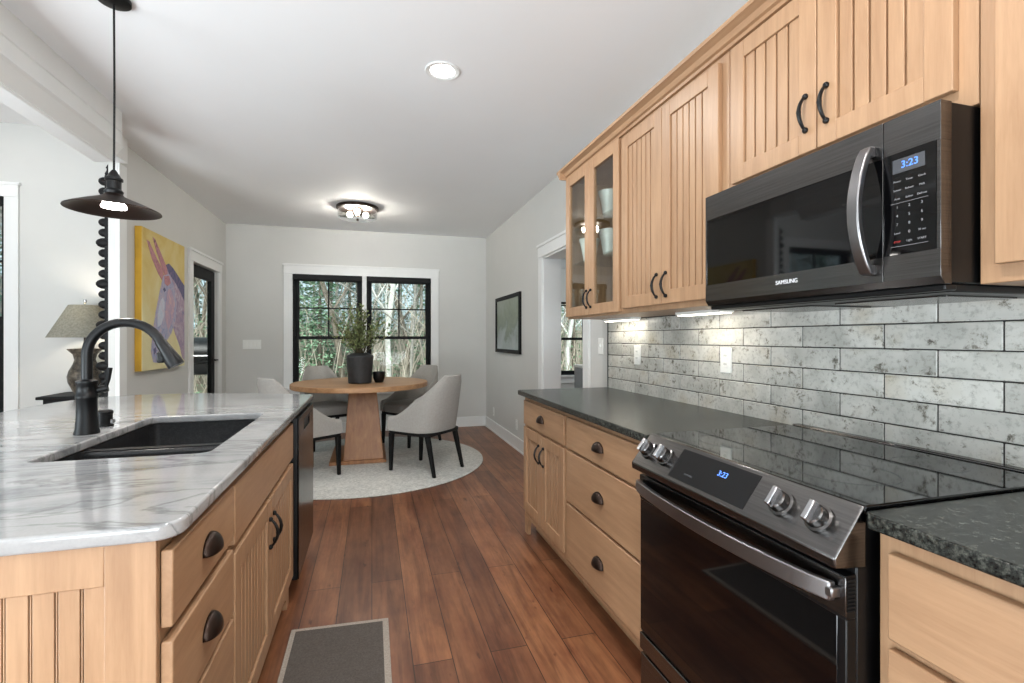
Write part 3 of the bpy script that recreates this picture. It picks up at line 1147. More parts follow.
m = MB()
m.hull8([sl(0.012, 0.985, -0.002), sl(0.012, 1.295, -0.002), sl(0.108, 1.295, -0.002), sl(0.108, 0.985, -0.002)],
        [sl(0.012, 0.985, 0.001), sl(0.012, 1.295, 0.001), sl(0.108, 1.295, 0.001), sl(0.108, 0.985, 0.001)])
m.build('display', M['black_glass'], cpn)
letters('clock_digits', '3:23', 0.022, sl(0.075, 1.10, 0.0014), ((0, -1, 0), tuple(SD)), M['glow_blue'], cpn)
letters('panel_lettering', 'SAMSUNG', 0.008, sl(0.035, 1.215, 0.0014), ((0, -1, 0), tuple(SD)), M['screen'], cpn)
for yk in (1.447, 1.352, 0.896, 0.800):
    c0 = 0.062
    kb = MB()
    rows = []
    for r, o in ((0.030, 0.001), (0.030, 0.006), (0.0245, 0.008), (0.0235, 0.026), (0.021, 0.029), (0.0005, 0.029)):
        rows.append([tuple(Vector(sl(c0 + r * math.sin(2 * PI * k / 28), yk + r * math.cos(2 * PI * k / 28), o))) for k in range(28)])
    kb.grid(rows, True)
    ko = kb.build('knob', M['dark_steel'], cpn)
    g = MB()
    w, L = 0.0078, 0.0225
    g.hull8([sl(c0 - L, yk - w, 0.024), sl(c0 - L, yk + w, 0.024), sl(c0 + L, yk + w, 0.024), sl(c0 + L, yk - w, 0.024)],
            [sl(c0 - L, yk - w * 0.8, 0.042), sl(c0 - L, yk + w * 0.8, 0.042), sl(c0 + L, yk + w * 0.8, 0.042), sl(c0 + L, yk - w * 0.8, 0.042)])
    g.build('grip', M['steel'], ko, bevel=0.002)
# oven door
od = MB()
od.box(0.886, 0.914, RY0 + 0.002, RY1 - 0.002, 0.70, 0.786).box(0.889, 0.914, RY0 + 0.002, RY1 - 0.002, 0.25, 0.70)
od = od.build('oven_door', M['black_plastic'], rg, bevel=0.002)
MB().box(0.8865, 0.891, RY0 + 0.02, RY1 - 0.004, 0.258, 0.705).build('oven_window', M['black_glass'], od, bevel=0.001)
MB().box(0.8845, 0.8875, RY0 + 0.0, RY1 - 0.002, 0.708, 0.784).build('door_band', M['dark_steel'], od, bevel=0.001)
m = MB()
for k in range(9):
    z = 0.716 + k * 0.0075
    m.box(0.889, 0.911, RY0 - 0.0005, RY0 + 0.003, z, z + 0.003)
m.build('vent_slots', M['black_frame'], od)
m = MB()
pts = []
for i in range(21):
    a = i / 20
    y = RY1 - 0.012 - (RY1 - RY0 - 0.03) * a
    pts.append((0.872 - 0.036 * math.sin(PI * a) ** 0.7, y, 0.752))
m.bar([[(x - 0.008, y, z - 0.019), (x + 0.008, y, z - 0.019), (x + 0.008, y, z + 0.019), (x - 0.008, y, z + 0.019)] for x, y, z in pts])
m.box(0.862, 0.886, RY1 - 0.03, RY1 - 0.01, 0.742, 0.762).box(0.862, 0.886, RY0 + 0.01, RY0 + 0.03, 0.742, 0.762)
m.build('handle', M['handle_steel'], od, bevel=0.003)
wd = MB().box(0.888, 0.914, RY0 + 0.002, RY1 - 0.002, 0.045, 0.176).build('warming_drawer', M['dark_steel'], rg, bevel=0.003)
MB().box(0.884, 0.914, RY0 + 0.002, RY1 - 0.002, 0.19, 0.246).build('trim_band', M['dark_steel'], rg, bevel=0.003)

# ------------------------------------------------------------------ island
IF, ID = -0.378, -0.355
IB = -1.30
IYN = 1.036
# drawer cabinet with beadboard end
ic = thing('island_cabinet', 'maple drawer cabinet with beadboard end at the near corner of the island', 'cabinet', (-0.8, 1.26, 0))
MB().box(IB, IF, IYN + 0.012, 1.474, 0.09, 0.884).build('body', M['maple'], ic, bevel=0.002)
ep = MB()
ep.box(-0.458, IF, IYN, IYN + 0.012, 0.0, 0.884)
ep.box(IB, -0.458, IYN, IYN + 0.012, 0.808, 0.884)
ep.box(IB, -0.458, IYN, IYN + 0.012, 0.0, 0.14)
ep.box(IB, IB + 0.11, IYN, IYN + 0.012, 0.14, 0.808)
e = ep.build('end_panel', M['maple'], ic, bevel=0.0015)
bp = MB()
bp.box(IB + 0.11, -0.458, IYN + 0.009, IYN + 0.0125, 0.14, 0.808)
x = -0.458
while x > IB + 0.13:
    xn = max(x - 0.037, IB + 0.11)
    bp.box(xn + 0.005, x - 0.001, IYN + 0.004, IYN + 0.0095, 0.14, 0.808)
    bp.box(xn + 0.0015, xn + 0.0035, IYN + 0.004, IYN + 0.0095, 0.14, 0.808)
    x = xn
bp.build('beadboard_panel', M['maple'], e, bevel=0.001)
for z0, z1 in ((0.714, 0.858), (0.517, 0.688), (0.335, 0.503), (0.14, 0.321)):
    slab_drawer(ic, 1.046, 1.462, z0, z1, ID, 1)
valance(ic, IYN + 0.012, 1.474, IF - 0.02, IF, z1=0.09, both=(True, False), arch=0.066)

sc_ = thing('island_cabinet', 'maple sink cabinet with false front and two beadboard doors on the island', 'cabinet', (-0.8, 2.0, 0))
m = MB()
m.box(IB, IF, 1.476, 1.50, 0.09, 0.884).box(IB, IF, 2.48, 2.512, 0.09, 0.884)
m.box(IF - 0.02, IF, 1.50, 2.48, 0.09, 0.884).box(IB, IB + 0.02, 1.50, 2.48, 0.09, 0.884).box(IB + 0.02, IF - 0.02, 1.50, 2.48, 0.09, 0.11)
m.build('body', M['maple'], sc_, bevel=0.002)
slab_drawer(sc_, 1.478, 2.488, 0.69, 0.853, ID, 1, pull=False, name='false_drawer_front')
shaker_door(sc_, 1.478, 1.964, 0.14, 0.665, ID, 1, 1.935, 0.548)
shaker_door(sc_, 1.97, 2.488, 0.14, 0.665, ID, 1, 2.005, 0.548)
valance(sc_, 1.476, 2.512, IF - 0.02, IF, z1=0.09, both=(False, True), arch=0.066)

ie = thing('island_end_panel', 'maple panel closing the far end of the island beside the dishwasher', 'cabinet panel', (-0.8, 3.135, 0))
MB().box(IB, IF, 3.125, 3.145, 0.0, 0.884).build('panel', M['maple'], ie, bevel=0.002)
ie = thing('island_back_panel', 'maple back panel of the island on its living room side', 'cabinet panel', (IB, 2.1, 0))
MB().box(IB - 0.022, IB - 0.002, IYN + 0.02, 3.145, 0.0, 0.884).build('panel', M['maple'], ie, bevel=0.002)

dw = thing('dishwasher', 'black stainless dishwasher at the far end of the island', 'dishwasher', (-0.65, 2.82, 0))
MB().box(-0.95, -0.372, 2.522, 3.118, 0.10, 0.872).build('body', M['black_plastic'], dw)
MB().box(-0.43, -0.40, 2.53, 3.11, 0.0, 0.10).build('toe_kick', M['black_plastic'], dw)
m = MB()
m.box(-0.341, -0.335, 2.526, 3.116, 0.10, 0.782).box(-0.341, -0.335, 2.526, 3.116, 0.836, 0.868)
m.box(-0.341, -0.335, 2.526, 2.70, 0.782, 0.836).box(-0.341, -0.335, 2.94, 3.116, 0.782, 0.836)
dd = m.build('door', M['black_steel'], dw, bevel=0.002)
MB().box(-0.372, -0.342, 2.524, 3.118, 0.10, 0.870).build('door_core', M['black_plastic'], dd)
MB().box(-0.3415, -0.336, 2.705, 2.935, 0.818, 0.834).build('pocket_handle', M['black_plastic'], dd, bevel=0.003)

# quartzite top with sink cut-out
SX0, SX1, SY0, SY1 = -0.905, -0.466, 1.635, 2.445
IE = -0.338
outer = []
for k in range(7):
    a = -PI / 2 + PI / 2 * k / 6
    outer.append((IE - 0.045 + 0.045 * math.cos(a), 1.020 + 0.045 + 0.045 * math.sin(a)))
outer += [(IE, 3.150), (IE - 0.015, 3.168), (-0.60, 3.285), (-0.85, 3.375), (-1.05, 3.43), (-1.2, 3.448), (-1.34, 3.435), (-1.46, 3.38),
          (-1.55, 3.28), (-1.605, 3.14), (-1.625, 2.95), (-1.628, 2.7), (-1.63, 1.06), (-1.59, 1.020)]
hole = rounded(SX0, SX1, SY0, SY1, 0.03)
o = curve_slab('island_worktop', outer, [hole], 0.884, 0.914, M['quartzite'], bevel=0.006)
tag(o, 'glossy white and grey veined stone top of the island', 'worktop')

# sink
sk = thing('sink', 'black double bowl undermount sink in the island', 'sink', (-0.69, 2.02, 0.66))


def bowl_part(nm, x0, x1, y0, y1, zt, zb):
    m = MB()
    o1 = rounded(x0, x1, y0, y1, 0.035)
    o2 = rounded(x0 + 0.012, x1 - 0.012, y0 + 0.012, y1 - 0.012, 0.04)
    ou = rounded(x0 - 0.012, x1 + 0.012, y0 - 0.012, y1 + 0.012, 0.04)
    rows = [[(p[0], p[1], zb - 0.012) for p in ou], [(p[0], p[1], zt) for p in ou], [(p[0], p[1], zt) for p in o1], [(p[0], p[1], zb + 0.03) for p in o1], [(p[0], p[1], zb) for p in o2]]
    g = m.grid(rows, True)
    m.bm.faces.new(g[-1])
    m.bm.faces.new(g[0][::-1])
    b = m.build(nm, M['sink'], sk, smooth=True)
    cx, cy = (x0 + x1) / 2, (y0 + y1) / 2
    MB().lathe([(0.0, 0.002), (0.03, 0.002), (0.042, 0.006), (0.045, 0.001), (0.045, 0.0005), (0, 0.0005)], (cx, cy, zb), 24).build('drain', M['black_metal'], b)
    return b


bowl_part('bowl', SX0 - 0.006, SX1 + 0.006, SY0 - 0.006, 1.912, 0.8825, 0.67)
bowl_part('bowl', SX0 - 0.006, SX1 + 0.006, 1.942, SY1 + 0.006, 0.8825, 0.67)
MB().box(SX0, SX1, 1.901, 1.953, 0.845, 0.879).build('divider', M['sink'], sk, bevel=0.012, seg=3)

# faucet
FX, FY = -0.968, 2.075
fc = thing('faucet', 'black gooseneck kitchen faucet behind the island sink', 'faucet', (FX, FY, 0.914))
MB().lathe([(0, 0), (0.037, 0), (0.037, 0.006), (0.033, 0.02), (0.030, 0.07), (0.030, 0.122), (0.032, 0.126), (0.032, 0.136), (0.0295, 0.14),
            (0.0295, 0.172), (0.032, 0.176), (0.032, 0.186), (0.019, 0.192), (0, 0.192)], (FX, FY, 0.9142), 24).build('base', M['black_metal'], fc)
pts = [(FX, FY, 1.09), (FX, FY, 1.14)]
R = 0.117
cx, cz = FX + R, 1.191
for k in range(17):
    a = PI - (PI * 0.86) * k / 16
    pts.append((cx + R * math.cos(a), FY, cz + R * math.sin(a)))
MB().tube(pts, 0.0165, 14).build('gooseneck', M['black_metal'], fc)
e0 = Vector(pts[-1]); dirn = (Vector(pts[-1]) - Vector(pts[-2])).normalized()
hp = [tuple(e0 + dirn * q) for q in (0.0, 0.004, 0.03, 0.085, 0.105)]
hd = MB().tube(hp, [0.0175, 0.0185, 0.0205, 0.0275, 0.0275], 14).build('spray_head', M['black_metal'], fc)
q = e0 + dirn * 0.06
MB().box(q.x - 0.040, q.x - 0.016, q.y - 0.007, q.y + 0.007, q.z - 0.028, q.z + 0.012).build('spray_button', M['black_plastic'], hd, bevel=0.005)
m = MB()
m.tube([(FX + 0.02, FY + 0.01, 1.065), (FX + 0.055, FY + 0.018, 1.072)], 0.013, 12)
m.tube([(FX + 0.048, FY + 0.016, 1.07), (FX + 0.056, FY + 0.018, 1.105), (FX + 0.06, FY + 0.019, 1.145)], [0.006, 0.007, 0.0085], 10)
m.build('lever', M['black_metal'], fc)
ag = thing('sink_air_switch', 'small black round knob cap beside the faucet', 'soap cap', (-0.985, 2.235, 0.914))
MB().lathe([(0, 0), (0.027, 0), (0.027, 0.005), (0.024, 0.007), (0.024, 0.045), (0.026, 0.047), (0.026, 0.056), (0.02, 0.062), (0, 0.063)], (-0.985, 2.235, 0.9142), 24).build('cap', M['black_metal'], ag)
MB().box(-0.963, -0.955, 2.225, 2.245, 0.925, 0.94).build('vent', M['steel'], ag)

# ------------------------------------------------------------------ floor mats
km = MB().prism([(-0.33, 0.9), (0.07, 0.9), (0.07, 2.245), (-0.33, 2.265)], 'z', 0.0005, 0.008)
kt = thing('kitchen_mat', 'grey rectangular floor mat with pale border beside the island', 'mat', (-0.13, 1.6, 0))
km.build('border', M['mat_edge'], kt, bevel=0.002)
MB().prism([(-0.31, 0.92), (0.045, 0.92), (0.045, 2.222), (-0.31, 2.242)], 'z', 0.007, 0.0095).build('field', M['mat'], kt)

rgt = MB().lathe([(0, 0.0005), (1.19, 0.0005), (1.20, 0.004), (1.20, 0.009), (1.193, 0.012), (0, 0.012)], (-0.07, 5.2, 0), 72).build('round_rug', M['rug'])
tag(rgt, 'round pale grey woven rug under the dining table', 'rug')
RZ = 0.012

# ------------------------------------------------------------------ dining table
TX, TY, TZ = -0.112, 5.58, 0.778
tb = thing('dining_table', 'round wooden pedestal dining table on the pale rug', 'table', (TX, TY, RZ))
RT = 0.712
MB().lathe([(0, TZ - 0.05), (RT - 0.006, TZ - 0.05), (RT, TZ - 0.044), (RT, TZ - 0.006), (RT - 0.006, TZ), (0, TZ)], (TX, TY, 0), 72).build('tabletop', M['oak_x'], tb)
bx0, bx1, by0, by1 = -0.27, 0.115, 5.06, 5.78
MB().hull8([(bx0, by0, RZ + 0.035), (bx1, by0, RZ + 0.035), (bx1, by1, RZ + 0.035), (bx0, by1, RZ + 0.035)],
           [(-0.225, 5.22, TZ - 0.05), (0.045, 5.22, TZ - 0.05), (0.045, 5.66, TZ - 0.05), (-0.225, 5.66, TZ - 0.05)]).build('pedestal', M['oak'], tb, bevel=0.006)
MB().box(-0.40, 0.14, 5.045, 5.82, RZ, RZ + 0.036).build('base_plate', M['oak'], tb, bevel=0.004)

# plant pot, plant, cup
px, py = -0.122, 5.44
pt = thing('potted_plant', 'leafy green plant in a dark grey pot on the dining table', 'plant', (px, py, TZ))
MB().lathe([(0, 0), (0.112, 0), (0.118, 0.006), (0.138, 0.27), (0.14, 0.275), (0.135, 0.292), (0.085, 0.318), (0.08, 0.318), (0.08, 0.30), (0, 0.298)], (px, py, TZ), 36).build('pot', plain('charcoal_pot', srgb(46, 46, 47), 0.6, var=0.2, nscale=25, bump=0.15), pt)
leaf_m = plain('olive_leaf', srgb(112, 122, 78), 0.5, var=0.4, nscale=30)
stem_m = plain('plant_stem', srgb(74, 66, 46), 0.7, var=0.2)
rnd = random.Random(3)
sm, lm = MB(), MB()
for i in range(52):
    a = rnd.uniform(0, 2 * PI)
    sp = rnd.uniform(0.03, 0.34)
    hh = rnd.uniform(0.24, 0.56) * (1.05 - sp * 0.9)
    b0 = Vector((px + 0.03 * math.cos(a), py + 0.03 * math.sin(a), TZ + 0.29))
    tip = Vector((px + sp * math.cos(a), py + sp * math.sin(a), TZ + 0.30 + hh))
    mid = b0.lerp(tip, 0.5) + Vector((-math.cos(a), -math.sin(a), 0.6)) * 0.03
    pts = [b0.lerp(mid, q).lerp(mid.lerp(tip, q), q) for q in (0, .2, .4, .6, .8, 1)]
    sm.tube(pts, [0.003, 0.0028, 0.0025, 0.002, 0.0016, 0.001], 4)
    for j in range(20):
        q = 0.25 + 0.75 * (j + rnd.random()) / 20
        c = b0.lerp(mid, q).lerp(mid.lerp(tip, q), q)
        d = Vector((rnd.gauss(0, 1), rnd.gauss(0, 1), rnd.uniform(0.0, 1.2))).normalized()
        s = d.cross(Vector((rnd.random(), rnd.random(), rnd.random()))).normalized()
        L, wd_ = rnd.uniform(0.03, 0.055), rnd.uniform(0.008, 0.014)
        lm.poly([c, c + d * L * 0.5 + s * wd_, c + d * L, c + d * L * 0.5 - s * wd_])
sm.build('stems', stem_m, pt)
lm.build('leaves', leaf_m, pt, smooth=False, recalc=False)
cu_ = MB().lathe([(0, 0), (0.04, 0), (0.044, 0.004), (0.062, 0.05), (0.066, 0.115), (0.061, 0.115), (0.056, 0.05), (0.038, 0.01), (0, 0.01)], (px + 0.195, py + 0.02, TZ), 28).build('black_cup', M['black_plastic'])
tag(cu_, 'small black cup beside the plant pot on the table', 'cup')


# ------------------------------------------------------------------ dining chairs
def make_chair():
    root = thing('dining_chair', 'chair', 'chair', (0, 0, 0))
    # local: chair faces +y; origin on the floor under the seat centre
    n = 41
    path = []                     # (x, y, back amount 0..1, outward normal)
    hw, dp, fr = 0.265, 0.27, 0.22
    raw = []
    for i in range(n):
        s = i / (n - 1)
        # superellipse-like U: front right -> back -> front left
        if s < 0.28:
            q = s / 0.28
            raw.append((hw, fr - (fr + 0.06) * q))
        elif s <= 0.72:
            a = (s - 0.28) / 0.44 * PI
            e = 0.72
            cx = math.copysign(abs(math.cos(a)) ** e, math.cos(a))
            raw.append((hw * cx, -0.06 - (dp - 0.06) * abs(math.sin(a)) ** e))
        else:
            q = (s - 0.72) / 0.28
            raw.append((-hw, -0.06 + (fr + 0.06) * q))
    outer, inner = [], []
    nz = 9
    zb = 0.385
    for i, (x, y) in enumerate(raw):
        s = i / (n - 1)
        u = abs(s - 0.5) * 2        # 0 back .. 1 front
        if u < 0.16:
            top = 0.895
        else:
            k = (u - 0.16) / 0.84
            top = 0.895 - (0.895 - 0.50) * (1 - (1 - k) ** 2.0)
            top = max(top, 0.50)
        x0, y0 = raw[max(i - 1, 0)]
        x1, y1 = raw[min(i + 1, n - 1)]
        tx, ty = x1 - x0, y1 - y0
        L = math.hypot(tx, ty)
        nx, ny = -ty / L, tx / L
        if nx * x + ny * (y - 0.05) < 0:
            nx, ny = -nx, -ny
        co, ci = [], []
        back = max(0.0, 1 - u * 1.5)
        for j in range(nz):
            q = j / (nz - 1)
            z = zb + (top - zb) * q
            hrel = (z - zb) / 0.51
            lean = -0.13 * hrel * (0.3 + 0.7 * back)
            narrow = 1 - 0.20 * hrel * hrel
            th = 0.05 - 0.012 * q
            rnd_ = 0.0 if j < nz - 1 else 0.010
            co.append((x * narrow - nx * rnd_, (y + lean) - ny * rnd_, z))
            ci.append((x * narrow - nx * (th - rnd_), (y + lean) - ny * (th - rnd_), z))
        outer.append(co); inner.append(ci)
    m = MB()
    ringrows = []
    for co, ci in zip(outer, inner):
        top = [((co[-1][0] + ci[-1][0]) / 2, (co[-1][1] + ci[-1][1]) / 2, co[-1][2] + 0.012)]
        ringrows.append(co + top + ci[::-1])
    g = m.grid(ringrows, True)
    m.bm.faces.new(g[0]); m.bm.faces.new(g[-1][::-1])
    m.build('backrest', M['linen'], root)
    # seat cushion
    m = MB()
    rows = []
    def ring(sc, z):
        out = []
        for k in range(40):
            a = 2 * PI * k / 40
            c, s_ = math.cos(a), math.sin(a)
            e = 0.5
            out.append((0.218 * sc * math.copysign(abs(c) ** e, c), 0.02 + 0.245 * sc * math.copysign(abs(s_) ** e, s_), z))
        return out
    for sc, z in ((0.001, 0.386), (0.97, 0.386), (1.0, 0.40), (1.02, 0.44), (1.0, 0.47), (0.93, 0.487), (0.7, 0.497), (0.35, 0.50), (0.001, 0.50)):
        rows.append(ring(sc, z))
    m.grid(rows, True)
    m.build('seat', M['linen'], root)
    m = MB()
    m.prism(rounded(-0.25, 0.25, -0.26, 0.245, 0.07), 'z', 0.355, 0.3855)
    m.build('seat_frame', M['black_wood'], root, bevel=0.003)
    for x, y, sx, sy in ((0.215, 0.205, 0.0, 0.01), (-0.215, 0.205, 0.0, 0.01), (0.205, -0.215, 0.01, -0.085), (-0.205, -0.215, -0.01, -0.085)):
        a, b = 0.021, 0.013
        MB().hull8([(x + sx + i * b, y + sy + j * b, 0) for i, j in ((-1, -1), (1, -1), (1, 1), (-1, 1))],
                   [(x + i * a, y + j * a, 0.356) for i, j in ((-1, -1), (1, -1), (1, 1), (-1, 1))]).build('leg', M['black_wood'], root, bevel=0.003)
    return root


chair0 = make_chair()
CH = [((0.475, 4.73), (-0.70, 0.71), 'light grey upholstered chair at the near right of the round table, fully in view'),
      ((0.43, 5.93), (-0.77, -0.64), 'light grey upholstered chair at the far right of the round table'),
      ((-0.50, 6.02), (0.40, -0.92), 'light grey upholstered chair across the table with its back to the window'),
      ((-0.59, 4.745), (0.78, 0.62), 'light grey upholstered chair half hidden behind the island end')]
for i, ((x, y), (fx, fy), lbl) in enumerate(CH):
    c = chair0 if i == 0 else copy_tree(chair0)
    c.location = (x, y, RZ)
    c.rotation_euler = (0, 0, math.atan2(fy, fx) - PI / 2)
    tag(c, lbl, 'chair', 'chairs around the dining table')

# ------------------------------------------------------------------ pictures
pg = thing('painting', 'yellow canvas painting of a donkey head on the left wall', 'painting', (XL, 4.87, 1.5))
PY0, PY1, PZ0, PZ1 = 4.425, 5.315, 0.995, 2.12


def canvas_mat():
    t = NT('yellow_canvas')
    v = t.coords()
    f = t.noise(v, 3.0, 4, 0.6, 0.5)
    sx = t.n('ShaderNodeSeparateXYZ')
    t.l(v, sx.inputs[0])
    ad = t.n('ShaderNodeMath', operation='MULTIPLY_ADD')
    ad.inputs[1].default_value = 0.55
    ad.inputs[2].default_value = 0.02
    t.l(sx.outputs['Z'], ad.inputs[0])
    a2 = t.n('ShaderNodeMath', operation='ADD')
    t.l(ad.outputs[0], a2.inputs[0]); t.l(f, a2.inputs[1])
    t.base(t.ramp(a2.outputs[0], [(0.35, srgb(224, 214, 166)), (0.8, srgb(214, 190, 118)), (1.05, srgb(200, 164, 74))]))
    t.set(Roughness=0.7)
    return t.m


MB().box(XL + 0.001, XL + 0.05, PY0, PY1, PZ0, PZ1).build('canvas', canvas_mat(), pg, bevel=0.002)
MB().box(XL + 0.001, XL + 0.046, PY0 - 0.003, PY0, PZ0, PZ1).build('canvas_edge', plain('ochre_edge', srgb(190, 146, 38), 0.7, var=0.15, nscale=5), pg)


def paint(name, c1, c2, c3):
    t = NT(name)
    v = t.coords((1, 3, 2))
    f = t.noise(v, 4.5, 6, 0.75, 1.6)
    t.base(t.ramp(f, [(0.32, c1), (0.5, c2), (0.66, c3)]))
    t.set(Roughness=0.75)
    return t.m


P_head = paint('head_paint', srgb(112, 120, 160), srgb(176, 150, 166), srgb(196, 190, 202))
P_cool = paint('muzzle_paint', srgb(122, 140, 178), srgb(170, 168, 192), srgb(204, 178, 180))
P_pink = paint('ear_paint', srgb(110, 70, 92), srgb(196, 140, 140), srgb(150, 104, 130))
P_mane = paint('mane_paint', srgb(66, 70, 104), srgb(98, 96, 130), srgb(150, 120, 140))
P_warm = paint('blush_paint', srgb(140, 148, 184), srgb(190, 160, 176), srgb(214, 178, 172))


def daub(name, pts, mat, lay):
    W_, H_ = PY1 - PY0, PZ1 - PZ0
    m = MB()
    x0 = XL + 0.05 + 0.0006 * lay
    m.prism([(PY0 + u * W_, PZ1 - v * H_) for u, v in pts], 'x', x0, x0 + 0.0006)
    m.build(name, mat, pg, smooth=False)


daub('painted_neck', [(0.46, 0.26), (0.58, 0.23), (0.75, 0.29), (0.90, 0.35), (0.99, 0.42), (0.995, 0.96), (0.93, 0.93), (0.84, 0.82), (0.74, 0.74), (0.6, 0.60)], P_head, 1)
daub('painted_mane', [(0.50, 0.21), (0.58, 0.19), (0.70, 0.22), (0.86, 0.28), (0.99, 0.33), (0.99, 0.46), (0.86, 0.385), (0.70, 0.31), (0.58, 0.27)], P_mane, 2)
daub('painted_ear', [(0.08, 0.08), (0.14, 0.085), (0.29, 0.18), (0.42, 0.25), (0.47, 0.31), (0.42, 0.34), (0.32, 0.29), (0.19, 0.20)], P_pink, 2)
daub('painted_ear', [(0.20, 0.04), (0.26, 0.05), (0.40, 0.14), (0.53, 0.23), (0.55, 0.30), (0.47, 0.29), (0.36, 0.20), (0.28, 0.13)], P_pink, 2)
daub('painted_head', [(0.44, 0.30), (0.58, 0.27), (0.70, 0.35), (0.77, 0.48), (0.75, 0.62), (0.64, 0.73), (0.52, 0.79), (0.46, 0.89), (0.34, 0.955), (0.22, 0.945), (0.17, 0.87),
                      (0.20, 0.74), (0.27, 0.58), (0.36, 0.42)], P_cool, 3)
daub('painted_cheek', [(0.52, 0.42), (0.58, 0.385), (0.66, 0.40), (0.71, 0.5), (0.70, 0.58), (0.64, 0.66), (0.55, 0.71), (0.48, 0.62), (0.50, 0.52)], P_warm, 4)
daub('painted_brow', [(0.46, 0.30), (0.58, 0.285), (0.62, 0.34), (0.54, 0.37), (0.47, 0.355)], P_pink, 4)
daub('painted_eye', [(0.43, 0.40), (0.47, 0.385), (0.50, 0.405), (0.46, 0.42)], P_mane, 5)
daub('painted_nose_light', [(0.36, 0.50), (0.43, 0.46), (0.47, 0.50), (0.46, 0.60), (0.39, 0.67), (0.31, 0.69), (0.31, 0.60)], paint('pale_paint', srgb(170, 186, 208), srgb(206, 208, 216), srgb(192, 176, 192)), 4)
daub('painted_chin_shade', [(0.30, 0.90), (0.42, 0.86), (0.44, 0.90), (0.34, 0.945)], P_head, 4)
daub('painted_nostril', [(0.22, 0.85), (0.27, 0.835), (0.28, 0.875), (0.23, 0.89)], P_mane, 4)

fp = thing('framed_picture', 'black framed grey green landscape picture on the right wall', 'picture', (XR, 5.65, 1.42))
y0, y1, z0, z1 = 5.13, 6.215, 1.075, 1.768
m = MB()
fw = 0.045
m.box(XR - 0.028, XR - 0.001, y0, y0 + fw, z0, z1).box(XR - 0.028, XR - 0.001, y1 - fw, y1, z0, z1)
m.box(XR - 0.028, XR - 0.001, y0 + fw, y1 - fw, z0, z0 + fw).box(XR - 0.028, XR - 0.001, y0 + fw, y1 - fw, z1 - fw, z1)
m.build('frame', M['black_frame'], fp, bevel=0.003)


def landscape():
    t = NT('misty_landscape')
    v = t.coords()
    f = t.noise(v, 3.5, 6, 0.65, 0.4)
    sx = t.n('ShaderNodeSeparateXYZ')
    t.l(v, sx.inputs[0])
    ad = t.n('ShaderNodeMath', operation='MULTIPLY_ADD')
    ad.inputs[1].default_value = 0.9
    ad.inputs[2].default_value = 0.0
    t.l(sx.outputs['Z'], ad.inputs[0])
    a2 = t.n('ShaderNodeMath', operation='ADD')
    t.l(ad.outputs[0], a2.inputs[0]); t.l(f, a2.inputs[1])
    t.base(t.ramp(a2.outputs[0], [(0.15, srgb(170, 178, 178)), (0.36, srgb(150, 160, 158)), (0.46, srgb(112, 124, 108)), (0.62, srgb(128, 138, 118)), (0.85, srgb(150, 158, 146))]))
    t.set(Roughness=0.35)
    return t.m


MB().box(XR - 0.014, XR - 0.004, y0 + fw, y1 - fw, z0 + fw, z1 - fw).build('print', landscape(), fp)

# ------------------------------------------------------------------ lights
def can_light(x, y, z, label, power, group=None):
    t = thing('recessed_light', label, 'light', (x, y, z), group)
    MB().lathe([(0.066, -0.0015), (0.092, -0.0015), (0.095, -0.004), (0.09, -0.008), (0.068, -0.006), (0.064, -0.003)], (x, y, z), 36).build('trim_ring', M['trim'], t)
    MB().lathe([(0.0, -0.001), (0.066, -0.001), (0.066, -0.0035), (0, -0.0035)], (x, y, z), 32).build('lens', M['glow_white'], t)
    l = bpy.data.lights.new('can_lamp', 'AREA')
    l.shape = 'DISK'; l.size = 0.13; l.energy = power; l.color = (1, 0.98, 0.95)
    lo = bpy.data.objects.new('can_lamp', l)
    COL.objects.link(lo); lo.location = (x, y, z - 0.012)


can_light(0.365, 2.63, ZC, 'round recessed ceiling light over the kitchen aisle', CAN_POWER)
for x, y in ((0.365, 0.75), (0.365, -1.1)):
    can_light(x, y, ZC, 'round recessed ceiling light out of view over the kitchen', CAN_POWER, 'kitchen can lights out of view')
can_light(-3.0, 4.55, ZL, 'recessed ceiling light cut by the photo edge in the living room', 0.8)
for x, y in ((-3.8, 2.4), (-3.8, -0.5)):
    can_light(x, y, ZL, 'recessed ceiling light out of view in the living room', 1.0, 'living room can lights out of view')
can_light(3.0, 5.0, ZC, 'unseen recessed ceiling light added in the room past the doorway', CAN_POWER)  # lamp out of sight, added to light the next room

# flush mount over the table
fx, fy = -0.15, 5.60
fl = thing('flush_mount_light', 'bronze and ribbed glass flush ceiling light above the dining table', 'light', (fx, fy, ZC))
MB().lathe([(0, 0), (0.215, 0), (0.222, -0.006), (0.222, -0.03), (0.212, -0.036), (0.2, -0.03), (0, -0.028)], (fx, fy, ZC), 48).build('pan', M['bronze'], fl)
m = MB()
rows = []
for z, r in ((-0.034, 0.2), (-0.06, 0.203), (-0.10, 0.203), (-0.125, 0.196), (-0.137, 0.175), (-0.142, 0.12), (-0.142, 0.001)):
    rows.append([(fx + r * (1 + 0.02 * (k % 2)) * math.cos(2 * PI * k / 64), fy + r * (1 + 0.02 * (k % 2)) * math.sin(2 * PI * k / 64), ZC + z) for k in range(64)])
m.grid(rows, True)
m.build('glass_drum', M['lamp_glass'], fl, smooth=True)
MB().lathe([(0, -0.028), (0.02, -0.03), (0.016, -0.13), (0.012, -0.155), (0.0, -0.158)], (fx, fy, ZC), 16).build('centre_stem', M['bronze'], fl)
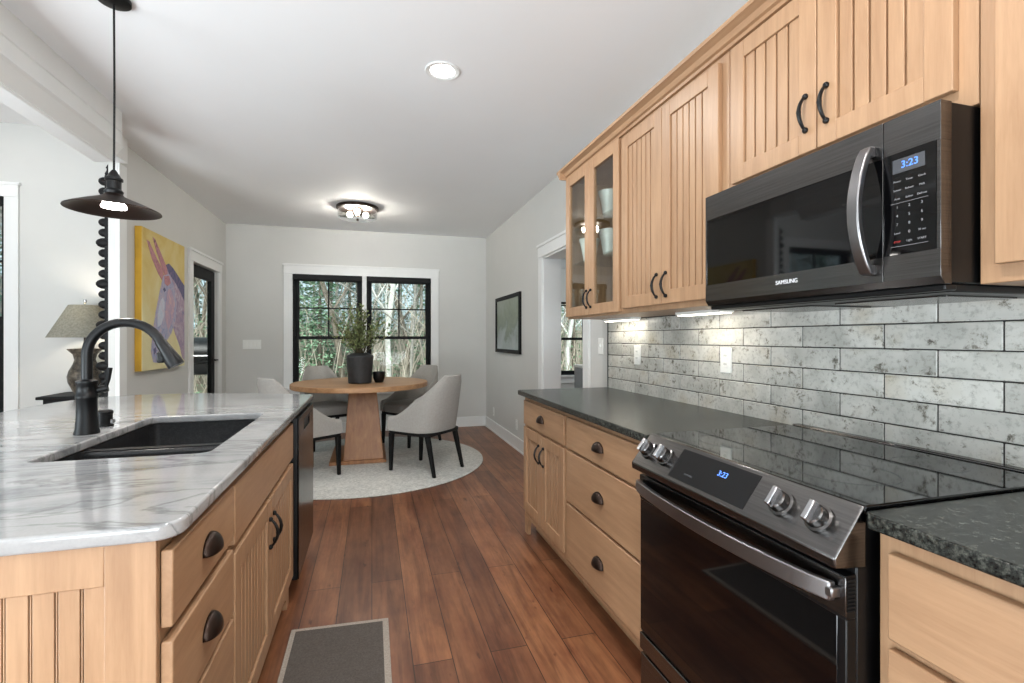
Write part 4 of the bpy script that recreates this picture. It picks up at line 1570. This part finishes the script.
for k in range(3):
    a = 0.5 + 2 * PI * k / 3
    dx, dy = math.cos(a), math.sin(a)
    s = MB().tube([(fx + dx * 0.012, fy + dy * 0.012, ZC - 0.075), (fx + dx * 0.06, fy + dy * 0.06, ZC - 0.075)], 0.013, 12).build('socket', M['bronze'], fl)
    MB().ball((fx + dx * 0.095, fy + dy * 0.095, ZC - 0.078), 0.03, 14, (1, 1, 1)).build('bulb', M['glow_warm'], s)
# pendant over the island
qx, qy, qz = -1.05, 2.455, 1.797
pn = thing('pendant_light', 'dark bronze wide disc pendant hanging over the island', 'pendant light', (qx, qy, ZC))
MB().lathe([(0.0, 0.075), (0.026, 0.072), (0.036, 0.056), (0.06, 0.044), (0.10, 0.028), (0.145, 0.008), (0.166, -0.003), (0.167, -0.007), (0.157, -0.005),
            (0.145, 0.0), (0.10, 0.02), (0.06, 0.038), (0.0, 0.05)], (qx, qy, qz), 56).build('shade', M['bronze'], pn)
MB().lathe([(0, 0.06), (0.03, 0.062), (0.034, 0.075), (0.026, 0.085), (0.026, 0.118), (0.032, 0.121), (0.032, 0.13), (0.026, 0.134), (0.017, 0.15), (0.007, 0.166), (0, 0.168)], (qx, qy, qz), 24).build('socket', M['black_metal'], pn)
MB().tube([(qx, qy, qz + 0.16), (qx + 0.002, qy, qz + 0.5), (qx, qy, ZC - 0.01)], 0.0042, 8).build('cord', M['black_metal'], pn)
MB().lathe([(0, 0), (0.06, 0), (0.06, -0.016), (0.053, -0.02), (0.012, -0.024), (0, -0.026)], (qx, qy, ZC), 32).build('canopy', M['black_metal'], pn)
MB().lathe([(0, 0.045), (0.03, 0.04), (0.044, 0.014), (0.044, 0.006), (0.0, 0.002)], (qx, qy, qz), 28).build('bulb', M['glow_white'], pn)
l = bpy.data.lights.new('pendant_lamp', 'SPOT'); l.energy = 12; l.spot_size = 2.4; l.spot_blend = 0.6; l.color = (1, 0.95, 0.88); l.shadow_soft_size = 0.05
lo = bpy.data.objects.new('pendant_lamp', l); COL.objects.link(lo); lo.location = (qx, qy, qz - 0.012)

# ------------------------------------------------------------------ living-room corner: mirror edge, console, lamp
bm_ = thing('bobbin_mirror', 'tall black bobbin framed mirror seen edge on at the wall end', 'mirror', (-1.87, 4.7, 1.6))
XF = XL - 0.061
mb0, mb1, mz0, mz1 = 4.18, 5.0, 0.55, 2.42
m = MB()
m.box(XF - 0.026, XF - 0.001, mb0, mb0 + 0.05, mz0, mz1).box(XF - 0.026, XF - 0.001, mb1 - 0.05, mb1, mz0, mz1)
m.box(XF - 0.026, XF - 0.001, mb0 + 0.05, mb1 - 0.05, mz0, mz0 + 0.05).box(XF - 0.026, XF - 0.001, mb0 + 0.05, mb1 - 0.05, mz1 - 0.05, mz1)
m.build('frame', M['black_wood'], bm_)
MB().box(XF - 0.012, XF - 0.003, mb0 + 0.05, mb1 - 0.05, mz0 + 0.05, mz1 - 0.05).build('mirror_glass', plain('mirror_silver', srgb(225, 228, 228), 0.03, 1.0, var=0.01), bm_)
for yy in (mb0 + 0.025, mb1 - 0.025):
    m = MB()
    nb = 25
    st = (mz1 - mz0 - 0.02) / nb
    for k in range(nb):
        big = k % 4 == 2
        m.ball((XF - 0.036, yy, mz0 + 0.02 + st * (k + 0.5)), 0.036, 14, (1.5 if big else 1.05, 1.0 if big else 0.8, 1.0 if big else 0.86))
    m.build('bobbin_rail', M['black_wood'], bm_)
m = MB()
nb = 11
st = (mb1 - mb0 - 0.1) / nb
for zz in (mz0 + 0.025, mz1 - 0.025):
    for k in range(nb):
        m.ball((XF - 0.036, mb0 + 0.05 + st * (k + 0.5), zz), 0.033, 12, (0.8, 1, 0.8))
m.build('bobbin_rail', M['black_wood'], bm_)
m = MB().lathe([(0, 0), (0.016, 0.002), (0.02, 0.02), (0.01, 0.04), (0.008, 0.055), (0.014, 0.062), (0.004, 0.085), (0, 0.09)], (XF - 0.015, mb0 + 0.025, mz1), 14)
m.build('finial', M['black_wood'], bm_)

cs = thing('console_table', 'black wooden console table against the living room wall', 'console table', (-2.35, 5.0, 0))
cx0, cx1, cy0, cy1 = -2.555, -1.97, 4.84, 5.235
MB().prism([(cx0 - 0.035, cy0 - 0.03), (cx1 + 0.035, cy0 - 0.03), (cx1 + 0.035, cy1), (cx0 - 0.035, cy1)], 'z', 0.755, 0.78).build('tabletop', M['black_wood'], cs, bevel=0.005)
MB().box(cx0, cx1, cy0, cy1 - 0.01, 0.62, 0.755).build('drawer_case', M['black_wood'], cs, bevel=0.003)
for xx in (cx0 + 0.025, cx1 - 0.025):
    for yy in (cy0 + 0.025, cy1 - 0.035):
        MB().hull8([(xx + i * 0.015, yy + j * 0.015, 0) for i, j in ((-1, -1), (1, -1), (1, 1), (-1, 1))],
                   [(xx + i * 0.024, yy + j * 0.024, 0.62) for i, j in ((-1, -1), (1, -1), (1, 1), (-1, 1))]).build('leg', M['black_wood'], cs)

lx, ly, lz = -2.345, 5.0, 0.78
tl = thing('table_lamp', 'lit table lamp with mottled bronze urn base on the black console', 'lamp', (lx, ly, lz))
urn = granite('mottled_bronze', srgb(46, 40, 34), srgb(104, 94, 82), srgb(152, 142, 126), 26, 0.4)
MB().lathe([(0, 0), (0.066, 0), (0.07, 0.01), (0.082, 0.03), (0.112, 0.10), (0.118, 0.15), (0.106, 0.20), (0.082, 0.25), (0.07, 0.29), (0.08, 0.335), (0.116, 0.375), (0.118, 0.383),
            (0.09, 0.385), (0.03, 0.39), (0, 0.39)], (lx, ly, lz), 36).build('base', urn, tl)
MB().lathe([(0, 0.385), (0.02, 0.388), (0.016, 0.41), (0.01, 0.42), (0.01, 0.50), (0.02, 0.505), (0.02, 0.56), (0, 0.562)], (lx, ly, lz), 16).build('stem', M['bronze'], tl)


def shade_mat():
    t = NT('lamp_shade_linen')
    v = t.coords()
    f = t.noise(v, 70, 3)
    t.base(t.ramp(f, [(0.3, srgb(128, 124, 112)), (0.7, srgb(164, 160, 146))]))
    t.set(Roughness=0.9)
    d = t.n('ShaderNodeBsdfTranslucent')
    d.inputs[0].default_value = srgb(196, 190, 170)
    mx = t.n('ShaderNodeMixShader')
    mx.inputs[0].default_value = 0.16
    t.l(t.p.outputs[0], mx.inputs[1]); t.l(d.outputs[0], mx.inputs[2])
    t.l(mx.outputs[0], t.t.nodes['Material Output'].inputs['Surface'])
    return t.m


o = MB().lathe([(0.25, 0.478), (0.246, 0.482), (0.11, 0.75), (0.105, 0.752), (0.102, 0.75), (0.24, 0.478)], (lx, ly, lz), 44).build('lamp_shade', shade_mat(), tl)
MB().ball((lx, ly, lz + 0.60), 0.034, 14, (1, 1, 1.25)).build('bulb', M['glow_white'], tl)
m = MB().tube([(lx, ly, lz + 0.56), (lx + 0.05, ly, lz + 0.60), (lx + 0.05, ly, lz + 0.70), (lx, ly, lz + 0.755)], 0.003, 6)
m.lathe([(0, 0.745), (0.02, 0.75), (0.02, 0.756), (0.006, 0.76), (0.008, 0.77), (0.014, 0.785), (0.012, 0.80), (0, 0.805)], (lx, ly, lz), 14)
for a in (0, 2 * PI / 3, 4 * PI / 3):
    m.tube([(lx, ly, lz + 0.748), (lx + 0.104 * math.cos(a), ly + 0.104 * math.sin(a), lz + 0.748)], 0.0025, 5)
m.build('harp', M['steel'], tl)
l = bpy.data.lights.new('table_lamp_light', 'POINT'); l.energy = 2.6; l.color = (1, 0.88, 0.7); l.shadow_soft_size = 0.035
lo = bpy.data.objects.new('table_lamp_light', l); COL.objects.link(lo); lo.location = (lx, ly, lz + 0.655)

# candlestick-like bottle beside the lamp on the console
o = MB().lathe([(0, 0), (0.03, 0), (0.032, 0.008), (0.032, 0.15), (0.028, 0.16), (0, 0.16)], (-2.17, 4.93, 0.78), 20).build('candle_holder', M['black_metal'])
tag(o, 'small dark cylinder holder on the console right of the lamp', 'candle holder')

# bin seen through the doorway
bn = thing('step_bin', 'slim stainless steel bin standing past the doorway', 'bin', (2.08, 4.86, 0))
MB().prism(rounded(2.13, 2.35, 4.72, 5.0, 0.05), 'z', 0.03, 0.935).build('body', M['steel'], bn)
MB().prism(rounded(2.125, 2.355, 4.715, 5.005, 0.052), 'z', 0.935, 0.965).build('lid', M['white_plastic'], bn, bevel=0.01)
MB().prism(rounded(2.135, 2.345, 4.725, 4.995, 0.05), 'z', 0.0, 0.03).build('base', M['black_plastic'], bn)

# ------------------------------------------------------------------ outdoors
def ground_mat():
    t = NT('leaf_litter')
    v = t.coords()
    f = t.noise(v, 3.0, 8, 0.75)
    t.base(t.ramp(f, [(0.3, srgb(84, 84, 70)), (0.5, srgb(118, 110, 94)), (0.7, srgb(92, 108, 84))]))
    t.set(Roughness=0.95)
    return t.m


rnd = random.Random(11)


def gz(x, y):
    d = max(0.0, y - 9.0)
    return -0.75 + 0.075 * d + 0.25 * math.sin(x * 0.35 + y * 0.2) * min(1, d / 4)


m = MB()
rows = [[(-26 + 2.0 * i, 5.45 + 0 * i if j == 0 else 5.45 + 1.8 * j, gz(-26 + 2.0 * i, 5.45 + 1.8 * j)) for i in range(27)] for j in range(26)]
m.grid(rows)
struct(m.build('ground_outside', ground_mat()), 'leaf covered wooded ground outside the windows', 'ground')

bark_g = plain('grey_bark', srgb(150, 146, 138), 0.9, var=0.35, nscale=16)
bark_b = plain('birch_bark', srgb(205, 204, 198), 0.8, var=0.25, nscale=9)
bark_d = plain('brown_bark', srgb(116, 106, 94), 0.9, var=0.35, nscale=16)
ever1 = plain('evergreen_needles', srgb(88, 126, 104), 0.8, var=0.5, nscale=5)
ever2 = plain('pale_evergreen_needles', srgb(128, 160, 128), 0.8, var=0.5, nscale=5)


def grow(m, p, d, L, r, lev, rg):
    n = 4
    pts, rs = [Vector(p)], [r]
    dd = Vector(d)
    for i in range(n):
        dd = (dd + Vector((rg.gauss(0, 0.10), rg.gauss(0, 0.10), 0.04))).normalized()
        pts.append(pts[-1] + dd * L / n)
        rs.append(r * (1 - 0.5 * (i + 1) / n))
    m.tube(pts, rs, 6 if lev == 0 else (4 if lev == 1 else 3))
    if lev >= 3:
        return
    k = (12, 6, 5)[lev]
    for j in range(k):
        q = rg.uniform(0.25 if lev == 0 else 0.2, 1.0)
        i = min(int(q * n), n - 1)
        c = pts[i].lerp(pts[i + 1], q * n - i)
        a = rg.uniform(0, 2 * PI)
        side = Vector((math.cos(a), math.sin(a), rg.uniform(0.2, 1.1))).normalized()
        nd = (dd * 0.45 + side).normalized()
        grow(m, c, nd, L * rg.uniform(0.3, 0.5), max(r * (0.42 if lev == 0 else 0.5), 0.006), lev + 1, rg)


def bare_tree(seed, bark, H=7.5, r=0.11):
    rg = random.Random(seed)
    t = thing('bare_tree', 'tree', 'tree')
    tr, br = MB(), MB()
    grow(br, (0, 0, -0.25), (rg.gauss(0, 0.06), rg.gauss(0, 0.06), 1), H, r, 0, rg)
    br.build('trunk_and_branches', bark, t, smooth=True, recalc=False)
    tr.bm.free()
    return t


def evergreen(seed, mat, H=6.5, R=1.5):
    rg = random.Random(seed)
    t = thing('evergreen_tree', 'tree', 'tree')
    MB().tube([(0, 0, -0.25), (0.03, 0, H * 0.5), (0, 0.02, H)], [0.1, 0.07, 0.015], 7).build('trunk', bark_d, t)
    f = MB()
    for b in range(70):
        z = H * (0.12 + 0.86 * (b / 70))
        a = b * 2.4 + rg.uniform(-0.3, 0.3)
        L = R * (1 - z / H) ** 0.75 * rg.uniform(0.7, 1.1) + 0.1
        d = Vector((math.cos(a), math.sin(a), -0.12))
        s = Vector((-math.sin(a), math.cos(a), 0))
        for k in range(26):
            q = (k + rg.random()) / 26
            c = d * (L * q) + s * rg.gauss(0, 0.22 * (1.05 - q) * L + 0.03) + Vector((0, 0, z + rg.gauss(0, 0.05)))
            e = (d + s * rg.gauss(0, 0.7) + Vector((0, 0, rg.gauss(-0.1, 0.25)))).normalized()
            w = e.cross(Vector((rg.gauss(0, .4), rg.gauss(0, .4), 1))).normalized()
            ll = rg.uniform(0.12, 0.24)
            f.poly([c, c + e * ll * 0.5 + w * 0.045, c + e * ll, c + e * ll * 0.5 - w * 0.045])
    f.build('foliage', mat, t, smooth=False, recalc=False)
    return t


protos = {'bare': [bare_tree(s, bark_g if s % 2 else bark_d, 7 + s % 3, 0.05 + 0.015 * (s % 3)) for s in (1, 2, 3, 4)],
          'birch': [bare_tree(s, bark_b, 8.0, 0.085) for s in (21, 22)],
          'ever': [evergreen(31, ever1, 7.0, 1.7), evergreen(32, ever2, 5.0, 1.4)]}
LBL = {'bare': 'leafless grey brown tree in the woods outside the windows',
       'birch': 'pale barked leafless tree in the woods outside the windows',
       'ever': 'green evergreen tree in the woods outside the windows'}
used = set()


def plant_tree(kind, x, y, sc=1.0):
    p = rnd.choice(protos[kind])
    if p not in used:
        o = p; used.add(p)
    else:
        o = copy_tree(p)
    o.location = (x, y, gz(x, y))
    o.rotation_euler = (0, 0, rnd.uniform(0, 6.28))
    o.scale = (sc, sc, sc)
    tag(o, LBL[kind], 'tree', {'bare': 'leafless trees outside', 'birch': 'pale trees outside', 'ever': 'evergreens outside'}[kind])


# seen through the dining window (x/y between -0.15 and 0.12)
for kind, x, y, s in (('ever', -1.75, 13.0, 0.8), ('ever', -1.15, 12.2, 0.75), ('ever', -0.45, 16.5, 0.8), ('ever', 1.9, 18.0, 0.9), ('ever', -1.2, 15.5, 0.9), ('ever', -2.6, 17.0, 1.0), ('ever', -0.75, 18.5, 0.9), ('ever', 0.6, 21.0, 1.0),
                      ('bare', -0.55, 12.0, 1.0), ('bare', -1.0, 14.0, 0.9), ('birch', 0.42, 12.5, 1.0), ('birch', 0.0, 17.5, 1.0), ('bare', 0.85, 11.6, 0.9), ('bare', 1.2, 14.0, 1.0),
                      ('bare', 0.3, 15.5, 1.0), ('bare', 1.7, 16.5, 1.0), ('bare', -0.2, 20.0, 1.1), ('bare', 1.0, 19.0, 1.1), ('birch', 1.5, 20.5, 1.1), ('bare', 2.3, 20.0, 1.1),
                      ('bare', -2.0, 20.0, 1.1), ('bare', -2.6, 14.0, 1.0), ('ever', 1.3, 24.0, 1.0), ('bare', 0.2, 24.0, 1.2), ('bare', -1.4, 24.0, 1.2),
                      # doorway window
                      ('bare', 5.3, 12.5, 1.0), ('birch', 5.0, 12.0, 0.9), ('bare', 6.3, 15.0, 1.0), ('ever', 7.6, 18.0, 1.0), ('bare', 7.0, 17.0, 1.1), ('bare', 5.7, 14.0, 0.9), ('bare', 8.3, 20.0, 1.1),
                      # glass door
                      ('bare', -4.2, 14.0, 1.0), ('ever', -6.0, 19.0, 1.0), ('bare', -4.9, 16.0, 1.0), ('bare', -3.6, 12.5, 0.9), ('bare', -5.8, 20.0, 1.1), ('birch', -5.2, 18.0, 1.0), ('bare', -3.9, 16.5, 1.0),
                      # living-room window
                      ('ever', -7.4, 12.0, 0.8), ('bare', -6.6, 11.0, 1.0), ('bare', -8.6, 14.5, 1.1), ('bare', -7.6, 13.5, 1.0), ('ever', -10.0, 16.5, 1.0), ('ever', -9.5, 10.5, 0.8), ('bare', -8.2, 9.6, 1.0), ('bare', -10.5, 12.5, 1.0), ('birch', -11.5, 13.0, 1.0), ('bare', -12.5, 12.0, 1.1)):
    plant_tree(kind, x * 1.12, y * 1.12, s)

# undergrowth nobody could count
m = MB()
rg = random.Random(5)
for i in range(4200):
    y = rg.uniform(12.5, 27)
    x = rg.uniform(-0.95, 0.56) * y
    z = gz(x, y)
    h = rg.uniform(0.6, 3.6)
    a, b = rg.gauss(0, 0.3) * h, rg.gauss(0, 0.3) * h
    r0 = rg.uniform(0.006, 0.016)
    m.tube([(x, y, z - 0.1), (x + a * 0.4, y + b * 0.4, z + h * 0.55), (x + a, y + b, z + h)], [r0, r0 * 0.8, r0 * 0.4], 3)
o = m.build('undergrowth', plain('twig_bark', srgb(172, 162, 148), 0.9, var=0.35, nscale=1.5), recalc=False)
tag(o, 'tangled bare twigs of the woodland undergrowth outside', 'undergrowth', kind='stuff')
m = MB()
for i in range(16000):
    y = rg.uniform(12.5, 27)
    x = rg.uniform(-0.95, 0.56) * y
    c = Vector((x, y, gz(x, y) + abs(rg.gauss(0, 1.1))))
    e = Vector((rg.gauss(0, 1), rg.gauss(0, 1), rg.gauss(0.3, 0.6))).normalized()
    w = e.cross(Vector((rg.random(), rg.random(), rg.random()))).normalized()
    L = rg.uniform(0.06, 0.16)
    m.poly([c, c + e * L * 0.5 + w * L * 0.25, c + e * L, c + e * L * 0.5 - w * L * 0.25])
o = m.build('brush_foliage', plain('brush_leaf', srgb(120, 146, 116), 0.8, var=0.5, nscale=1.2), smooth=False, recalc=False)
tag(o, 'scattered green brush leaves on the woodland slope', 'foliage', kind='stuff')

# deck and grill beyond the glass door
struct(MB().box(-5.2, XL - 0.12, YLV + WT + 0.01, 10.4, -0.16, -0.03).build('deck_outside', wood('deck_boards', srgb(120, 108, 96), srgb(150, 138, 124), 'y', 0.8)), 'weathered outdoor deck beyond the glass door', 'deck')
gx, gy = -2.62, 9.0
gl = thing('barbecue_grill', 'black barbecue grill on the deck seen through the glass door', 'grill', (gx, gy, -0.03))
pr = [(-0.30, 0.86), (-0.31, 1.02), (-0.26, 1.16), (-0.14, 1.25), (0.10, 1.27), (0.24, 1.20), (0.29, 1.05), (0.29, 0.86)]
MB().prism([(gy + a, b) for a, b in pr], 'x', gx - 0.36, gx + 0.36).build('lid', M['black_plastic'], gl, bevel=0.01)
MB().box(gx - 0.36, gx + 0.36, gy - 0.28, gy + 0.27, 0.68, 0.855).build('firebox', M['black_plastic'], gl, bevel=0.01)
MB().box(gx - 0.75, gx - 0.37, gy - 0.24, gy + 0.24, 0.80, 0.83).box(gx + 0.37, gx + 0.75, gy - 0.24, gy + 0.24, 0.80, 0.83).build('side_shelf', M['steel'], gl, bevel=0.004)
for ax in (-0.32, 0.32):
    for ay in (-0.22, 0.22):
        MB().box(gx + ax - 0.02, gx + ax + 0.02, gy + ay - 0.02, gy + ay + 0.02, -0.03, 0.68).build('leg', M['black_plastic'], gl)
m = MB().tube([(gx - 0.25, gy - 0.33, 0.98), (gx - 0.25, gy - 0.37, 0.98), (gx + 0.25, gy - 0.37, 0.98), (gx + 0.25, gy - 0.33, 0.98)], 0.012, 8)
m.build('handle', M['steel'], gl)
